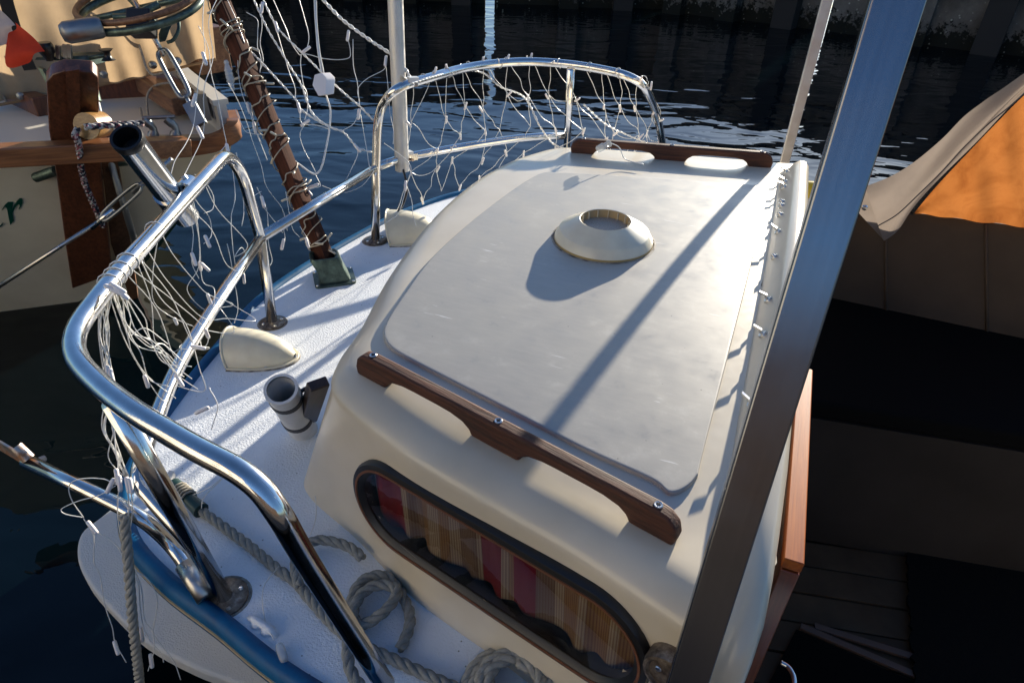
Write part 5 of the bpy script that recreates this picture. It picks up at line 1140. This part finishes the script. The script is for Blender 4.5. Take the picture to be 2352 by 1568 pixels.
# --- net trailing from the pushpit's outer top down beside the sailing boat
tn = Net('light_net', at(480, 300, 1.3), 'white net lights trailing from far pushpit bend towards the wooden pole', .0010)
for pts in ([(470, -10), (466, 60), (470, 120), (458, 180), (450, 240), (445, 290), (425, 330), (400, 370), (390, 410)], [(500, -10), (480, 50), (490, 130), (470, 190), (468, 230), (470, 280), (462, 320), (440, 370), (420, 410)], [(455, 60), (478, 110), (486, 170), (500, 230), (515, 300), (520, 330), (505, 350)],
 [(525, 190), (545, 230), (565, 280), (580, 320), (600, 380), (615, 430), (650, 480), (660, 530)], [(520, 350), (532, 380), (540, 450), (530, 500), (535, 560), (545, 640)], [(545, 350), (555, 420), (560, 480), (556, 520)], [(590, 430), (600, 455), (615, 490), (618, 560), (625, 600), (608, 620)], [(600, 440), (585, 450)], [(606, 475), (630, 510), (650, 535)],
 [(430, 430), (455, 470), (480, 500), (486, 540), (470, 560)], [(445, 400), (470, 420), (490, 450), (488, 480), (470, 490)], [(380, 470), (420, 490), (445, 530), (440, 600), (455, 640)], [(655, 440), (670, 520), (690, 545)], [(690, 520), (700, 540), (715, 560)], [(650, 520), (655, 545), (652, 560)], [(520, 560), (530, 600), (545, 700), (540, 742)]):
    tn.wire(cr([dep(x + random.uniform(-2, 2), y, 1.62 + (x - 450) * .0016) for x, y in pts], 6))
for x, y, dx, dy in ((465, 120, 6, 20), (450, 215, -6, 20), (452, 290, 8, 16), (600, 450, 5, 18), (520, 330, 4, 20), (440, 580, 6, 18), (652, 548, -3, 14), (702, 545, 4, 14), (470, 540, 6, 14)):
    t = 1.62 + (x - 450) * .0016; p = dep(x, y, t); tn.bulb(p, dep(x + dx, y + dy, t) - p, 1.0)
tn.done()
pg = root('clear_plug', dep(525, 160, 2.0), 'clear ribbed plastic plug hanging beside the wooden pole', 'plug')
p0, p1 = dep(519, 140, 2.0), dep(534, 205, 2.0); pr = []
for k in range(16): t = k / 15 * (p1 - p0).length; pr.append(((.010 if .25 < k / 15 < .75 else .006) + (.002 if k % 2 else 0), t))
MB().lathe(pr, p0, p1 - p0, 14, True).build('shell', M['clear'], pg, 30)

# ================================================================== ropes
rr_ = .0098; rz = DZ + rr_ + .001
def dk_(pts, z=rz): return [at(x, y, z) for x, y in pts]
r1 = rope_mesh(cr(dk_([(455, 1166), (470, 1178), (520, 1214), (573, 1253), (634, 1304), (679, 1335), (710, 1372), (756, 1424), (800, 1462), (850, 1490), (900, 1512), (960, 1540), (1030, 1572), (1100, 1600)]), 8), rr_).build('mooring_rope', M['rope'], None, 180); tag(r1, 'grey mooring rope running along the near side deck', 'rope', 'ropes on the near side deck')
lp = dk_([(832, 1280), (812, 1262), (786, 1249), (744, 1240), (716, 1244), (690, 1266), (678, 1300), (688, 1345)], rz + .012); r2 = rope_mesh(cr(lp, 8), rr_).build('rope_tail', M['rope'], None, 180); tag(r2, 'cut grey rope end curled beside the cabin wall', 'rope', 'ropes on the near side deck')
lp = dk_([(919, 1490), (940, 1440), (940, 1404), (921, 1362), (905, 1338)], rz) + dk_([(884, 1322), (850, 1324), (822, 1345), (806, 1385), (812, 1418), (834, 1433)], rz + .006) + dk_([(877, 1408), (907, 1374), (908, 1350), (880, 1342), (845, 1352), (820, 1380), (806, 1430), (798, 1490), (806, 1540), (830, 1580)], rz + .018); r3 = rope_mesh(cr(lp, 8), rr_).build('rope_loop', M['rope'], None, 180); tag(r3, 'grey rope thrown in two open loops on the near side deck', 'rope', 'ropes on the near side deck')
cc_ = at(1185, 1592, rz); lp = []
for k in range(90):
    a = k * .30; r_ = .085 - .012 * (k / 21); lp.append(cc_ + V((math.cos(a) * r_ * 1.0, math.sin(a) * r_ * .9, .004 * k / 21 + (.016 if k > 42 else 0))))
r4 = rope_mesh(lp, rr_ * 1.05).build('rope_coil', M['rope2'], None, 180); tag(r4, 'coiled pale rope under the cabin window', 'rope', 'ropes on the near side deck')
r5 = rope_mesh(cr([dep(286, 1182, 1.13), dep(290, 1240, 1.14), dep(296, 1310, 1.15), dep(304, 1420, 1.19), dep(313, 1500, 1.24), dep(322, 1580, 1.32), dep(330, 1680, 1.40)], 8), .0088).build('hanging_rope', M['rope2'], None, 180); tag(r5, 'pale twisted rope hanging down outside the stern corner', 'rope')
# green rolled fender line keeper lashed to the rail foot
gt_ = root('lashed_tube', at(420, 1130, DZ), 'dark green tube lashed with white cord lying by the rail foot', 'tube')
ga, gb = at(398, 1112, DZ + .02), at(462, 1172, DZ + .014); gd = (gb - ga).normalized()
MB().lathe([(.010, 0), (.015, 0), (.016, .02), (.013, (gb - ga).length * .6), (.016, (gb - ga).length), (.012, (gb - ga).length)], ga, gd, 12, True).build('tube', M['greentube'], gt_, 40)
for k in range(5):
    c_ = ga + gd * (.022 + k * .008); n_ = gd.cross(Z1).normalized(); MB().tube([c_ + (n_ * math.cos(a * .7) + gd.cross(n_) * math.sin(a * .7)) * .0165 for a in range(9)], .0025, 6, closed=True).build('cord', M['cord'], gt_, 180)
MB().tube(cr([gb, gb + Z1 * .03 + V((.01, .01, 0)), at(520, 1085, DZ + .05), at(500, 1050, DZ + .06)], 6), .0012, 5).tube(cr([ga + gd * .05, at(480, 1120, DZ + .05), at(520, 1095, DZ + .06), at(565, 1120, DZ + .02), at(600, 1140, DZ + .003)], 6), .0010, 5).tube(cr([at(720, 1090, DZ + .01), at(726, 1180, DZ + .03), at(712, 1230, DZ + .02)], 6), .0009, 5).tube(cr([at(640, 1300, DZ + .02), at(605, 1350, DZ + .03), at(608, 1420, DZ + .01), at(630, 1470, DZ + .01)], 6), .0009, 5).build('wire', M['wire'], gt_, 180)
